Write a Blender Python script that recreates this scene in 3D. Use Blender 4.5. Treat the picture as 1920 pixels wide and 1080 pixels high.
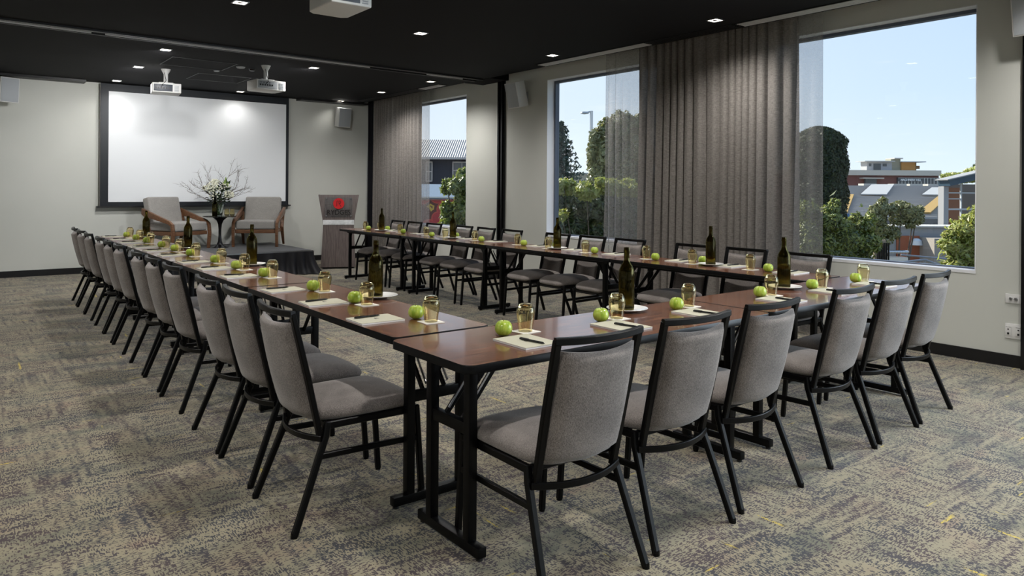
import bpy, bmesh, math, random
from mathutils import Vector, Matrix
random.seed(7)
S = bpy.context.scene
for o in list(bpy.data.objects): bpy.data.objects.remove(o)
COL = S.collection
R = math.radians
# ------------------------------------------------------------------ camera
F, CX, HY, YAW, ROLL, CAMH = 1366.0, 960.0, 353.5, 37.5, 0.4, 1.36
cd = bpy.data.cameras.new('camera'); cam = bpy.data.objects.new('camera', cd); COL.objects.link(cam)
cd.sensor_width = 36; cd.lens = 36*F/1920; cd.shift_y = -(540-HY)/1920
cd.clip_start = .05; cd.clip_end = 600
cam.matrix_world = Matrix.Translation((0, 0, CAMH)) @ Matrix.Rotation(R(-YAW), 4, 'Z') @ Matrix.Rotation(R(90), 4, 'X') @ Matrix.Rotation(R(ROLL), 4, 'Z')
S.camera = cam
# ------------------------------------------------------------------ view / world / sun
vs = S.view_settings
vs.view_transform = 'Standard'; vs.look = 'None'; vs.gamma = 1; vs.use_curve_mapping = False
vs.exposure = 0.32
W = bpy.data.worlds.new('world'); S.world = W; W.use_nodes = True
nt = W.node_tree; nt.nodes.clear()
def N(nt, t, **k):
    n = nt.nodes.new(t)
    for a, b in k.items(): setattr(n, a, b)
    return n
def ramp(nt, stops, fac=None, interp='LINEAR'):
    n = N(nt, 'ShaderNodeValToRGB'); e = n.color_ramp.elements; n.color_ramp.interpolation = interp
    while len(e) < len(stops): e.new(.5)
    for q, (p, c) in zip(e, stops): q.position = p; q.color = (*c, 1) if len(c) == 3 else c
    if fac is not None: nt.links.new(fac, n.inputs[0])
    return n
tc = N(nt, 'ShaderNodeTexCoord'); sx = N(nt, 'ShaderNodeSeparateXYZ'); nt.links.new(tc.outputs['Generated'], sx.inputs[0])
el = ramp(nt, [(0, (.20, .22, .22)), (.495, (.62, .68, .70)), (.5, (.80, .90, .97)), (.56, (.60, .76, .94)), (.66, (.45, .62, .90)), (1, (.30, .48, .80))])
m1 = N(nt, 'ShaderNodeMath', operation='MULTIPLY_ADD'); m1.inputs[1].default_value = .5; m1.inputs[2].default_value = .5
nt.links.new(sx.outputs[2], m1.inputs[0]); nt.links.new(m1.outputs[0], el.inputs[0])
dt = N(nt, 'ShaderNodeVectorMath', operation='DOT_PRODUCT'); dt.inputs[1].default_value = (.1, .93, .3)
nt.links.new(tc.outputs['Generated'], dt.inputs[0])
gl = ramp(nt, [(.35, (0, 0, 0)), (.95, (.55, .55, .55))], dt.outputs['Value'])
mx = N(nt, 'ShaderNodeMix', data_type='RGBA'); mx.inputs['B'].default_value = (.93, .96, 1, 1)
nt.links.new(gl.outputs[0], mx.inputs['Factor']); nt.links.new(el.outputs[0], mx.inputs['A'])
cm = N(nt, 'ShaderNodeMapping'); cm.inputs['Scale'].default_value = (3, 3, 22); nt.links.new(tc.outputs['Generated'], cm.inputs[0])
cn = N(nt, 'ShaderNodeTexNoise'); cn.inputs['Scale'].default_value = 2.2; cn.inputs['Detail'].default_value = 5; nt.links.new(cm.outputs[0], cn.inputs[0])
cr = ramp(nt, [(.62, (0, 0, 0)), (.78, (.45, .45, .45))], cn.outputs[0])
mx2 = N(nt, 'ShaderNodeMix', data_type='RGBA'); mx2.inputs['B'].default_value = (.96, .97, 1, 1)
nt.links.new(cr.outputs[0], mx2.inputs['Factor']); nt.links.new(mx.outputs['Result'], mx2.inputs['A'])
bg = N(nt, 'ShaderNodeBackground'); bg.inputs[1].default_value = 1.0; nt.links.new(mx2.outputs['Result'], bg.inputs[0])
wo = N(nt, 'ShaderNodeOutputWorld'); nt.links.new(bg.outputs[0], wo.inputs[0])
sl = bpy.data.lights.new('sun', 'SUN'); sl.energy = 9; sl.angle = R(.6); sl.color = (1, .93, .80)
sun = bpy.data.objects.new('sun', sl); COL.objects.link(sun)
sun.rotation_euler = Vector((.12, -.80, -.62)).to_track_quat('-Z', 'Y').to_euler()
SPOT_W, WIN_W = 86, 150
# ------------------------------------------------------------------ object helpers
def tag(o, label=None, cat=None, group=None, kind=None):
    if label: o['label'] = label
    if cat: o['category'] = cat
    if group: o['group'] = group
    if kind: o['kind'] = kind
    return o
def empty(name, label, cat, loc=(0, 0, 0), rz=0, group=None):
    o = bpy.data.objects.new(name, None); o.empty_display_size = .1
    COL.objects.link(o); o.location = loc; o.rotation_euler = (0, 0, rz)
    return tag(o, label, cat, group)
class MB:
    def __init__(s): s.v = []; s.f = []
    def add(s, vs, fs):
        n = len(s.v); s.v += [tuple(p) for p in vs]; s.f += [tuple(i+n for i in f) for f in fs]; return s
    def box(s, x0, x1, y0, y1, z0, z1, M=None):
        vs = [Vector((x, y, z)) for z in (z0, z1) for y in (y0, y1) for x in (x0, x1)]
        if M is not None: vs = [M @ p for p in vs]
        return s.add(vs, [(0, 2, 3, 1), (4, 5, 7, 6), (0, 1, 5, 4), (2, 6, 7, 3), (0, 4, 6, 2), (1, 3, 7, 5)])
    def sweep(s, pts, sec, cap=True, up=(0, 0, 1), scales=None):
        """sec: list of (u,v) offsets; pts: 3-D path"""
        pts = [Vector(p) for p in pts]; n = len(sec); up = Vector(up); rings = []
        for i, p in enumerate(pts):
            if i == 0: t = pts[1]-p
            elif i == len(pts)-1: t = p-pts[i-1]
            else: t = (pts[i+1]-p).normalized()+(p-pts[i-1]).normalized()
            t.normalize(); a = up.cross(t)
            if a.length < 1e-4: a = Vector((1, 0, 0)).cross(t)
            a.normalize(); b = t.cross(a); k = scales[i] if scales else 1
            rings += [p+a*(u*k)+b*(v*k) for u, v in sec]
        fs = []
        for i in range(len(pts)-1):
            for j in range(n):
                k = (j+1) % n; fs.append((i*n+j, i*n+k, (i+1)*n+k, (i+1)*n+j))
        if cap: fs += [tuple(range(n))[::-1], tuple((len(pts)-1)*n+j for j in range(n))]
        return s.add(rings, fs)
    def tube(s, pts, r, seg=8, scales=None, **k):
        return s.sweep(pts, [(r*math.cos(2*math.pi*i/seg), r*math.sin(2*math.pi*i/seg)) for i in range(seg)], scales=scales, **k)
    def bar(s, pts, w, h, **k):
        c = min(w, h)*.18; w /= 2; h /= 2
        return s.sweep(pts, [(w-c, -h), (w, -h+c), (w, h-c), (w-c, h), (-w+c, h), (-w, h-c), (-w, -h+c), (-w+c, -h)], **k)
    def lathe(s, prof, seg=24, c=(0, 0, 0), fn=None):
        vs = []; n = len(prof)
        for i in range(seg):
            a = 2*math.pi*i/seg
            for r, z in prof:
                k = fn(a, r, z) if fn else 1
                vs.append((c[0]+r*k*math.cos(a), c[1]+r*k*math.sin(a), c[2]+z))
        fs = []
        for i in range(seg):
            j = (i+1) % seg
            for q in range(n-1):
                f = [i*n+q, j*n+q, j*n+q+1, i*n+q+1]
                fs.append(tuple(f))
        return s.add(vs, fs)
    def prism(s, outline, z0, z1, M=None):
        n = len(outline); vs = [Vector((x, y, z0)) for x, y in outline]+[Vector((x, y, z1)) for x, y in outline]
        if M is not None: vs = [M @ p for p in vs]
        return s.add(vs, [tuple(range(n))[::-1], tuple(range(n, 2*n))]+[(i, (i+1) % n, n+(i+1) % n, n+i) for i in range(n)])
    def build(s, name, mat, parent=None, bevel=0, smooth=35, sub=0, solid=0, kind=None, label=None, segs=2):
        me = bpy.data.meshes.new(name); me.from_pydata(s.v, [], s.f)
        bm = bmesh.new(); bm.from_mesh(me)
        bmesh.ops.remove_doubles(bm, verts=bm.verts, dist=1e-6)
        bmesh.ops.recalc_face_normals(bm, faces=bm.faces)
        if bevel:
            es = [e for e in bm.edges if len(e.link_faces) == 2 and e.calc_face_angle(0) > R(30)]
            bmesh.ops.bevel(bm, geom=es, offset=bevel, segments=segs, affect='EDGES', profile=.6, clamp_overlap=True)
        bm.to_mesh(me); bm.free()
        if smooth:
            for p in me.polygons: p.use_smooth = True
            me.set_sharp_from_angle(angle=R(smooth))
        o = bpy.data.objects.new(name, me); COL.objects.link(o)
        if mat is not None:
            for m in (mat if isinstance(mat, (list, tuple)) else [mat]): me.materials.append(m)
        if parent is not None: o.parent = parent
        if solid:
            m = o.modifiers.new('s', 'SOLIDIFY'); m.thickness = solid; m.offset = 0
        if sub:
            m = o.modifiers.new('u', 'SUBSURF'); m.levels = m.render_levels = sub
        if kind: o['kind'] = kind
        if label: o['label'] = label
        return o
def dup(root, loc, rz=0, label=None, group=None, hide=None):
    m = {}
    def cp(o, par):
        c = o.copy(); COL.objects.link(c)
        if par is not None: c.parent = par
        for ch in o.children: cp(ch, c)
        return c
    r = cp(root, None); r.location = loc; r.rotation_euler = (0, 0, rz)
    if label: r['label'] = label
    if group: r['group'] = group
    return r
# ------------------------------------------------------------------ materials
def mat(name, col, rough=.5, metal=0, spec=.5, coat=0, trans=0, ior=1.45, emit=None, es=1, alpha=1, sheen=0, coatr=.1):
    m = bpy.data.materials.new(name); m.use_nodes = True; b = m.node_tree.nodes['Principled BSDF']
    b.inputs['Base Color'].default_value = (*col, 1); b.inputs['Roughness'].default_value = rough
    b.inputs['Metallic'].default_value = metal; b.inputs['Specular IOR Level'].default_value = spec
    b.inputs['Coat Weight'].default_value = coat; b.inputs['Coat Roughness'].default_value = coatr
    b.inputs['Transmission Weight'].default_value = trans; b.inputs['IOR'].default_value = ior
    b.inputs['Alpha'].default_value = alpha; b.inputs['Sheen Weight'].default_value = sheen
    if emit: b.inputs['Emission Color'].default_value = (*emit, 1); b.inputs['Emission Strength'].default_value = es
    return m
def P(m): return m.node_tree, m.node_tree.nodes['Principled BSDF']
def objc(nt, scale=(1, 1, 1), rot=(0, 0, 0), out='Object'):
    t = N(nt, 'ShaderNodeTexCoord'); mp = N(nt, 'ShaderNodeMapping'); mp.inputs['Scale'].default_value = scale; mp.inputs['Rotation'].default_value = rot
    nt.links.new(t.outputs[out], mp.inputs[0]); return mp.outputs[0]
def noise(nt, vec, scale, detail=3, rough=.5, dist=0):
    n = N(nt, 'ShaderNodeTexNoise'); n.inputs['Scale'].default_value = scale; n.inputs['Detail'].default_value = detail
    n.inputs['Roughness'].default_value = rough; n.inputs['Distortion'].default_value = dist
    if vec is not None: nt.links.new(vec, n.inputs['Vector'])
    return n.outputs['Fac']
def bump(nt, b, h, s=.2, d=.01):
    n = N(nt, 'ShaderNodeBump'); n.inputs['Strength'].default_value = s; n.inputs['Distance'].default_value = d
    nt.links.new(h, n.inputs['Height']); nt.links.new(n.outputs[0], b.inputs['Normal'])
def mathn(nt, op, a, b=None, c=None):
    n = N(nt, 'ShaderNodeMath', operation=op)
    for i, x in enumerate((a, b, c)):
        if x is None: continue
        if isinstance(x, (int, float)): n.inputs[i].default_value = x
        else: nt.links.new(x, n.inputs[i])
    return n.outputs[0]
def mixc(nt, f, A, B):
    n = N(nt, 'ShaderNodeMix', data_type='RGBA')
    for s_, x in (('Factor', f), ('A', A), ('B', B)):
        if isinstance(x, tuple): n.inputs[s_].default_value = (*x, 1)
        elif isinstance(x, (int, float)): n.inputs[s_].default_value = x
        else: nt.links.new(x, n.inputs[s_])
    return n.outputs['Result']

M = {}
# painted walls
m = M['wall'] = mat('wall_paint', (.60, .61, .58), .75, spec=.25); nt, b = P(m)
r_ = ramp(nt, [(.3, (.585, .60, .56)), (.7, (.625, .635, .595))], noise(nt, objc(nt), 1.2, 3)); nt.links.new(r_.outputs[0], b.inputs['Base Color'])
bump(nt, b, noise(nt, objc(nt), 160, 2), .04, .002)
M['reveal'] = mat('reveal_white', (.80, .81, .84), .55)
m = M['ceil'] = mat('ceiling_charcoal', (.007, .007, .0085), .8, spec=.2); nt, b = P(m)
bump(nt, b, noise(nt, objc(nt), 60, 2), .05, .002)
M['black'] = mat('black_trim', (.008, .008, .009), .45)
M['black_gloss'] = mat('black_gloss', (.006, .006, .007), .18)
M['steel_black'] = mat('black_powder_steel', (.0022, .0022, .0025), .34, spec=.2)
M['steel'] = mat('bright_steel', (.55, .56, .58), .28, metal=1)
M['alu'] = mat('brushed_aluminium', (.5, .5, .5), .35, metal=1)
M['louvre'] = mat('louvre_enamel', (.70, .70, .70), .35)
M['white_plastic'] = mat('white_plastic', (.72, .72, .71), .4)
M['grey_plastic'] = mat('grey_plastic', (.36, .38, .40), .45)
M['mesh_grey'] = mat('speaker_mesh', (.42, .45, .48), .6)
M['proj_dark'] = mat('projector_panel', (.05, .06, .08), .4)
M['frame_dk'] = mat('window_frame_slate', (.09, .11, .15), .4)
M['screen_frame'] = mat('screen_frame', (.022, .026, .032), .5)
M['screen_side'] = mat('screen_side', (.11, .10, .09), .5)
M['screen'] = mat('projection_white', (.83, .86, .89), .7)
M['paper'] = mat('paper_white', (.88, .88, .87), .6)
M['porcelain'] = mat('porcelain', (.85, .85, .82), .15, coat=.5)
M['card'] = mat('kraft_cover', (.47, .455, .35), .65)
M['coaster'] = mat('coaster_card', (.82, .80, .73), .6)
M['ink'] = mat('ink', (.05, .05, .045), .6)
M['pen'] = mat('pen_black', (.008, .008, .008), .25)
M['red'] = mat('logo_red', (.62, .02, .025), .35)
M['logo_dk'] = mat('logo_black', (.012, .01, .01), .4)
M['stone'] = mat('marble_band', (.70, .71, .72), .35); nt, b = P(M['stone'])
r_ = ramp(nt, [(.35, (.55, .57, .58)), (.6, (.78, .79, .80))], noise(nt, objc(nt), 14, 5)); nt.links.new(r_.outputs[0], b.inputs['Base Color'])
# fabric
def fabric(name, c0, c1, sc=260, br=.25, band=None):
    m = mat(name, c0, .9, spec=.2, sheen=.25); nt, b = P(m)
    oc = objc(nt, (1, 1, 1)); a = noise(nt, objc(nt, (1, 1, .35)), sc, 2, .7); c = noise(nt, oc, 9, 2)
    f = mathn(nt, 'ADD', mathn(nt, 'MULTIPLY', a, .75), mathn(nt, 'MULTIPLY', c, .25))
    rr = ramp(nt, [(.38, c0), (.62, c1)], f); nt.links.new(rr.outputs[0], b.inputs['Base Color'])
    bump(nt, b, a, br, .002); return m
M['chair'] = fabric('chair_fabric', (.105, .092, .087), (.285, .255, .236), 430)
M['arm_fab'] = fabric('armchair_fabric', (.26, .25, .235), (.36, .345, .325), 200, .15)
M['skirt'] = mat('stage_skirt', (.004, .004, .006), .6, spec=.35)
M['stage_top'] = fabric('stage_carpet', (.025, .027, .030), (.055, .058, .063), 120)
# curtains
def curtain_mat(name, c0, c1, transp, tl):
    m = bpy.data.materials.new(name); m.use_nodes = True; nt = m.node_tree; nt.nodes.clear()
    a = noise(nt, objc(nt, (60, 60, 4)), 9, 2, .7); c = noise(nt, objc(nt, (3, 3, 40)), 8, 2, .6)
    f = mathn(nt, 'ADD', mathn(nt, 'MULTIPLY', a, .5), mathn(nt, 'MULTIPLY', c, .5))
    rr = ramp(nt, [(.4, c0), (.6, c1)], f)
    d = N(nt, 'ShaderNodeBsdfDiffuse'); t = N(nt, 'ShaderNodeBsdfTranslucent'); tr = N(nt, 'ShaderNodeBsdfTransparent')
    nt.links.new(rr.outputs[0], d.inputs[0]); nt.links.new(rr.outputs[0], t.inputs[0])
    x = N(nt, 'ShaderNodeMixShader'); x.inputs[0].default_value = tl; nt.links.new(d.outputs[0], x.inputs[1]); nt.links.new(t.outputs[0], x.inputs[2])
    y = N(nt, 'ShaderNodeMixShader'); y.inputs[0].default_value = transp; nt.links.new(x.outputs[0], y.inputs[1]); nt.links.new(tr.outputs[0], y.inputs[2])
    o = N(nt, 'ShaderNodeOutputMaterial'); nt.links.new(y.outputs[0], o.inputs[0]); return m
M['curtain'] = curtain_mat('curtain_cloth', (.165, .150, .138), (.325, .30, .278), .012, .22)
M['sheer'] = curtain_mat('curtain_single_layer', (.30, .285, .27), (.42, .40, .38), .52, .35)
M['curtain_blk'] = mat('black_drape', (.006, .006, .009), .8, spec=.2)
# window glass : thin pane
m = M['pane'] = bpy.data.materials.new('window_pane'); m.use_nodes = True; nt = m.node_tree; nt.nodes.clear()
tr = N(nt, 'ShaderNodeBsdfTransparent'); tr.inputs[0].default_value = (.94, .96, .97, 1); g = N(nt, 'ShaderNodeBsdfGlossy'); g.inputs['Roughness'].default_value = .01
lw = N(nt, 'ShaderNodeLayerWeight'); lw.inputs[0].default_value = .5
fr_ = mathn(nt, 'MULTIPLY_ADD', mathn(nt, 'POWER', lw.outputs['Facing'], 4.0), .45, .03)
x = N(nt, 'ShaderNodeMixShader'); nt.links.new(fr_, x.inputs[0]); nt.links.new(tr.outputs[0], x.inputs[1]); nt.links.new(g.outputs[0], x.inputs[2])
o = N(nt, 'ShaderNodeOutputMaterial'); nt.links.new(x.outputs[0], o.inputs[0])
def glass(name, col, rough=.01, ior=1.47):
    m = bpy.data.materials.new(name); m.use_nodes = True; nt = m.node_tree; nt.nodes.clear()
    g = N(nt, 'ShaderNodeBsdfGlass'); g.inputs['Color'].default_value = (*col, 1); g.inputs['Roughness'].default_value = rough; g.inputs['IOR'].default_value = ior
    o = N(nt, 'ShaderNodeOutputMaterial'); nt.links.new(g.outputs[0], o.inputs[0]); return m
M['amber'] = glass('amber_glass', (.992, .955, .82))
M['bottle'] = glass('bottle_glass', (.50, .46, .27))
M['clear'] = glass('clear_glass', (.93, .96, .95))
# table wood
m = M['wood'] = mat('table_laminate', (.1, .04, .02), .26, coat=.5, coatr=.08); nt, b = P(m)
a = noise(nt, objc(nt, (1.2, 22, 1)), 5, 5, .6, .6); c = noise(nt, objc(nt, (.8, 90, 1)), 4, 3, .6)
f = mathn(nt, 'ADD', mathn(nt, 'MULTIPLY', a, .7), mathn(nt, 'MULTIPLY', c, .3))
rr = ramp(nt, [(.37, (.026, .010, .006)), (.49, (.115, .040, .019)), (.62, (.27, .105, .048))], f); nt.links.new(rr.outputs[0], b.inputs['Base Color'])
bump(nt, b, c, .03, .001)
def woodmat(name, s, cs, rough=.4, coat=.1):
    m = mat(name, cs[1], rough, coat=coat); nt, b = P(m)
    a = noise(nt, objc(nt, s), 5, 5, .6, .5); rr = ramp(nt, [(.35, cs[0]), (.65, cs[1])], a); nt.links.new(rr.outputs[0], b.inputs['Base Color']); return m
M['walnut'] = woodmat('walnut_frame', (2, 14, 14), ((.085, .038, .018), (.20, .095, .046)))
M['lectern'] = woodmat('lectern_veneer', (14, 14, 1.2), ((.10, .078, .074), (.165, .135, .127)), .5)
# apple
m = M['apple'] = mat('apple_skin', (.42, .62, .05), .28, coat=.3); nt, b = P(m)
a = noise(nt, objc(nt, (30, 30, 5)), 3, 3); sp = noise(nt, objc(nt), 260, 1)
rr = ramp(nt, [(.35, (.26, .40, .022)), (.65, (.44, .54, .075))], a); s2 = ramp(nt, [(.66, (0, 0, 0)), (.72, (.5, .5, .5))], sp)
nt.links.new(mixc(nt, s2.outputs[0], rr.outputs[0], (.72, .80, .35)), b.inputs['Base Color'])
M['stem'] = mat('stem', (.10, .05, .02), .7)
# carpet
m = M['carpet'] = mat('carpet', (.3, .28, .2), .95, spec=.1, sheen=.2); nt, b = P(m)
tcn = N(nt, 'ShaderNodeTexCoord'); sn = N(nt, 'ShaderNodeVectorMath', operation='SNAP'); sn.inputs[1].default_value = (.0042, .0042, 1)
nt.links.new(tcn.outputs['Object'], sn.inputs[0]); V = sn.outputs[0]
def mp(v, sc, loc=(0, 0, 0)):
    n = N(nt, 'ShaderNodeMapping'); n.inputs['Scale'].default_value = sc; n.inputs['Location'].default_value = loc; nt.links.new(v, n.inputs[0]); return n.outputs[0]
dx = noise(nt, mp(V, (42, 175, 1)), 1, 2, .6); dy = noise(nt, mp(V, (175, 42, 1), (7, 3, 0)), 1, 2, .6)
lx = noise(nt, mp(V, (2.2, 26, 1), (3, 1, 0)), 1, 3, .65); ly = noise(nt, mp(V, (26, 2.2, 1), (1, 8, 0)), 1, 3, .65)
pt = noise(nt, mp(V, (3.4, 3.4, 1), (5, 5, 0)), 1, 3, .6); wn = N(nt, 'ShaderNodeTexWhiteNoise', noise_dimensions='2D'); nt.links.new(V, wn.inputs['Vector'])
sel = ramp(nt, [(.46, (0, 0, 0)), (.54, (1, 1, 1))], noise(nt, mp(V, (3.5, 3.5, 1), (11, 2, 0)), 1, 1)).outputs[0]
def mixf(f, a, b_):
    n = N(nt, 'ShaderNodeMix', data_type='FLOAT'); nt.links.new(f, n.inputs[0]); nt.links.new(a, n.inputs[2]); nt.links.new(b_, n.inputs[3]); return n.outputs[0]
dash = mixf(sel, dx, dy); lines = mixf(sel, ly, lx)
s_ = mathn(nt, 'ADD', mathn(nt, 'MULTIPLY', dash, 1.12), mathn(nt, 'ADD', mathn(nt, 'MULTIPLY', lines, .62), mathn(nt, 'MULTIPLY', pt, .24)))
s_ = mathn(nt, 'ADD', s_, mathn(nt, 'MULTIPLY', wn.outputs['Value'], .06))
dark = ramp(nt, [(.552, (0, 0, 0)), (.575, (1, 1, 1))], mathn(nt, 'SUBTRACT', s_, .474)).outputs[0]
hue = noise(nt, mp(V, (2.4, 5, 1), (2, 9, 0)), 1, 3, .6)
base = ramp(nt, [(.34, (.155, .155, .112)), (.47, (.265, .240, .165)), (.60, (.280, .243, .165)), (.72, (.250, .185, .135))], hue).outputs[0]
dcol = ramp(nt, [(.40, (.040, .042, .050)), (.60, (.062, .044, .047))], noise(nt, mp(V, (3, 3, 1), (0, 4, 0)), 1, 2)).outputs[0]
c1 = mixc(nt, dark, base, dcol)
yl = mathn(nt, 'MULTIPLY', ramp(nt, [(.715, (0, 0, 0)), (.735, (1, 1, 1))], noise(nt, mp(V, (2.2, 26, 1), (4, 4, 0)), 1, 1)).outputs[0], ramp(nt, [(.56, (0, 0, 0)), (.60, (1, 1, 1))], noise(nt, mp(V, (2.5, 2.5, 1), (9, 9, 0)), 1, 1)).outputs[0])
yl2 = mathn(nt, 'MULTIPLY', ramp(nt, [(.715, (0, 0, 0)), (.735, (1, 1, 1))], noise(nt, mp(V, (26, 2.2, 1), (14, 4, 0)), 1, 1)).outputs[0], ramp(nt, [(.56, (0, 0, 0)), (.60, (1, 1, 1))], noise(nt, mp(V, (2.5, 2.5, 1), (19, 9, 0)), 1, 1)).outputs[0])
ym = mathn(nt, 'MULTIPLY', mathn(nt, 'MAXIMUM', yl, yl2), mathn(nt, 'GREATER_THAN', wn.outputs['Value'], .3))
nt.links.new(mixc(nt, ym, c1, (.52, .40, .07)), b.inputs['Base Color']); bump(nt, b, wn.outputs['Value'], .25, .003)
# ------------------------------------------------------------------ room shell
WX, FY, CZ = 6.54, 12.98, 2.97
LXW, BY = -4.2, -5.0
def struct(name, mb, m, **k): return mb.build(name, m, kind='structure', smooth=0, **k)
struct('floor', MB().box(LXW-.3, WX+.3, BY-.3, FY+.3, -.12, 0), M['carpet'])
struct('ceiling', MB().box(LXW-.3, 6.20, BY-.3, FY+.3, CZ, CZ+.5).box(6.20, WX+.3, BY-.3, FY+.3, CZ+.14, CZ+.5), M['ceil'])
struct('wall_far', MB().box(LXW-.3, WX+.3, FY, FY+.25, 0, CZ+.2), M['wall'])
struct('wall_left', MB().box(LXW-.25, LXW, BY, FY, 0, CZ), M['wall'])
struct('wall_back', MB().box(LXW-.3, WX+.3, BY-.25, BY, 0, CZ+.2), M['wall'])
SZ, HZ, WT = .70, 2.87, .20
wins = [(9.73, 12.2), (5.7, 7.73), (2.38, 4.35), (-1.2, 1.2), (-4.4, -2.0)]
mb = MB(); e = [BY]
for a, c in sorted(wins): e += [a, c]
e.append(FY)
for i in range(0, len(e), 2): mb.box(WX, WX+WT, e[i], e[i+1], 0, CZ+.14)
for a, c in wins: mb.box(WX, WX+WT, a, c, 0, SZ); mb.box(WX, WX+WT, a, c, HZ, CZ+.14)
struct('wall_right', mb, M['wall'])
for k, (a, c) in enumerate(wins):
    # white reveal lining, slate frame and pane
    mb = MB(); t = .006; x0, x1 = WX-.004, WX+.12
    mb.box(x0, x1, a, a+t, SZ, HZ).box(x0, x1, c-t, c, SZ, HZ).box(x0, x1, a+t, c-t, HZ-t, HZ).box(x0, x1, a+t, c-t, SZ, SZ+.025)
    w = struct('window_%d' % (k+1), mb, M['reveal'])
    mb = MB(); f0, f1 = WX+.12, WX+.19; w_ = .035
    mb.box(f0, f1, a+t, a+w_, SZ, HZ).box(f0, f1, c-w_, c-t, SZ, HZ).box(f0, f1, a+w_, c-w_, HZ-w_, HZ-t).box(f0, f1, a+w_, c-w_, SZ, SZ+w_)
    mb.build('window_frame', M['frame_dk'], w, smooth=0)
    MB().box(WX+.15, WX+.156, a+w_-.004, c-w_+.004, SZ+w_-.004, HZ-w_+.004).build('window_pane', M['pane'], w, smooth=0)
    if c < 2:   # added area lamps, fill light from unseen side windows behind the camera
        al = bpy.data.lights.new('window_fill', 'AREA'); al.shape = 'RECTANGLE'; al.size = HZ-SZ; al.size_y = c-a; al.energy = WIN_W; al.color = (.82, .91, 1)
        ao = bpy.data.objects.new('window_fill', al); COL.objects.link(ao); ao.location = (WX+.2, (a+c)/2, (SZ+HZ)/2); ao.rotation_euler = (0, R(90), 0)
struct('baseboard_far', MB().box(LXW, WX-.02, FY-.015, FY, 0, .095), M['black'])
struct('baseboard_right', MB().box(WX-.015, WX, 2.06, 8.69, 0, .095).box(WX-.015, WX, 8.86, FY-.02, 0, .095).box(WX-.015, WX, BY, 1.9, 0, .095), M['black'])
# operable-wall jambs on the window wall, ceiling track, bulkheads
struct('trim_1', MB().box(WX-.03, WX, 8.69, 8.86, 0, CZ+.02).box(WX-.05, WX-.03, 8.715, 8.735, 0, CZ).box(WX-.05, WX-.03, 8.80, 8.82, 0, CZ), M['black_gloss'])
struct('trim_2', MB().box(WX-.05, WX, 1.90, 2.05, 0, CZ+.02), M['black_gloss'])
struct('trim_3', MB().box(LXW, 1.60, FY-.24, FY, CZ-.035, CZ).box(4.97, 6.3, FY-.24, FY, CZ-.035, CZ), M['black'])
RT = Matrix.Translation((3.2, 8.76, 0)) @ Matrix.Rotation(R(2.2), 4, 'Z')
mb = MB().box(-7, 2.98, -.11, -.075, CZ-.02, CZ, RT).box(-7, 2.98, .075, .11, CZ-.02, CZ, RT).box(-7, 2.98, -.02, .02, CZ-.008, CZ, RT)
struct('trim_4', mb, M['black'])
tr_ = empty('ceiling_track', 'slim metal sliding track running across the black ceiling to the black wall jamb', 'ceiling track', (3.2, 8.76, CZ), R(2.2))
mb = MB()
for (a, c) in ((-7, -2.06), (-1.93, 1.2), (2.1, 2.72)):
    mb.box(a, c, -.062, -.048, -.016, -.0).box(a, c, .048, .062, -.016, -.0)
mb.build('rail', M['louvre'], tr_, smooth=0)
struct('trim_5', MB().box(6.20, WX, 8.62, 9.28, CZ-.005, CZ+.14), M['ceil'])
# dark recess panels (access hatches) in the ceiling
def hatch(x0, x1, y0, y1, lab):
    o = MB(); t = .012
    for q in ((x0, x1, y0, y0+t), (x0, x1, y1-t, y1), (x0, x0+t, y0+t, y1-t), (x1-t, x1, y0+t, y1-t)): o.box(*q, CZ-.006, CZ-.001)
    tag(o.build('access_hatch', M['black'], smooth=0), lab, 'ceiling hatch', 'access hatches in the black ceiling')
hatch(2.15, 2.95, 9.75, 10.45, 'flush black access hatch outline in the ceiling, nearer of the two')
hatch(2.75, 3.5, 10.9, 11.6, 'flush black access hatch outline in the ceiling, nearer the white screen')
# ------------------------------------------------------------------ downlights
def make_downlight(lab):
    d = empty('downlight', lab, 'downlight', group='recessed downlights in the black ceiling')
    o = MB(); w, t = .062, .012
    for q in ((-w, w, -w, -w+t), (-w, w, w-t, w), (-w, -w+t, -w+t, w-t), (w-t, w, -w+t, w-t)): o.box(*q, -.006, 0)
    o.build('trim_ring', M['steel'], d, smooth=0)
    MB().box(-w+t, w-t, -w+t, w-t, -.0035, -.001).build('lamp_face', mat('lamp_glow', (1, .9, .8), .5, emit=(1, .88, .74), es=7), d, smooth=0)
    MB().lathe([(.0, -.005), (.022, -.005), (.026, -.0036)], 12).build('lamp_bezel', M['black'], d)
    L = bpy.data.lights.new('downlight_beam', 'SPOT'); L.energy = SPOT_W; L.spot_size = R(150); L.spot_blend = .9; L.shadow_soft_size = .05; L.color = (1, .965, .92)
    lo = bpy.data.objects.new('downlight_beam', L); COL.objects.link(lo); lo.parent = d; lo.location = (0, 0, -.03)
    return d
dl = []
rows = {'left line of ceiling downlights': (1.98, [6.5, 10.9, 12.55, 9.31, 4.2, 1.6, -.9, -3.4]), 'middle line of ceiling downlights': (3.85, [12.59, 9.42, 6.6, 4.2, 1.6, -.9, -3.4]),
        'line of downlights nearest the windows': (5.72, [12.72, 11.09, 9.49, 6.67, 4.31, 1.6, -.9, -3.4]), 'unseen row on the left': (-.6, [12.5, 9.4, 6.5, 3.8, 1.2, -1.4, -3.6]), 'unseen row by the left wall': (-2.8, [11, 7.8, 4.6, 1.2, -2.4])}  # last two rows are out of view, added to brighten the left side
ordn = ['first', 'second', 'third', 'fourth', 'fifth', 'sixth', 'seventh', 'eighth', 'ninth', 'tenth', 'eleventh', 'twelfth']
d0 = None; wash = None
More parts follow.
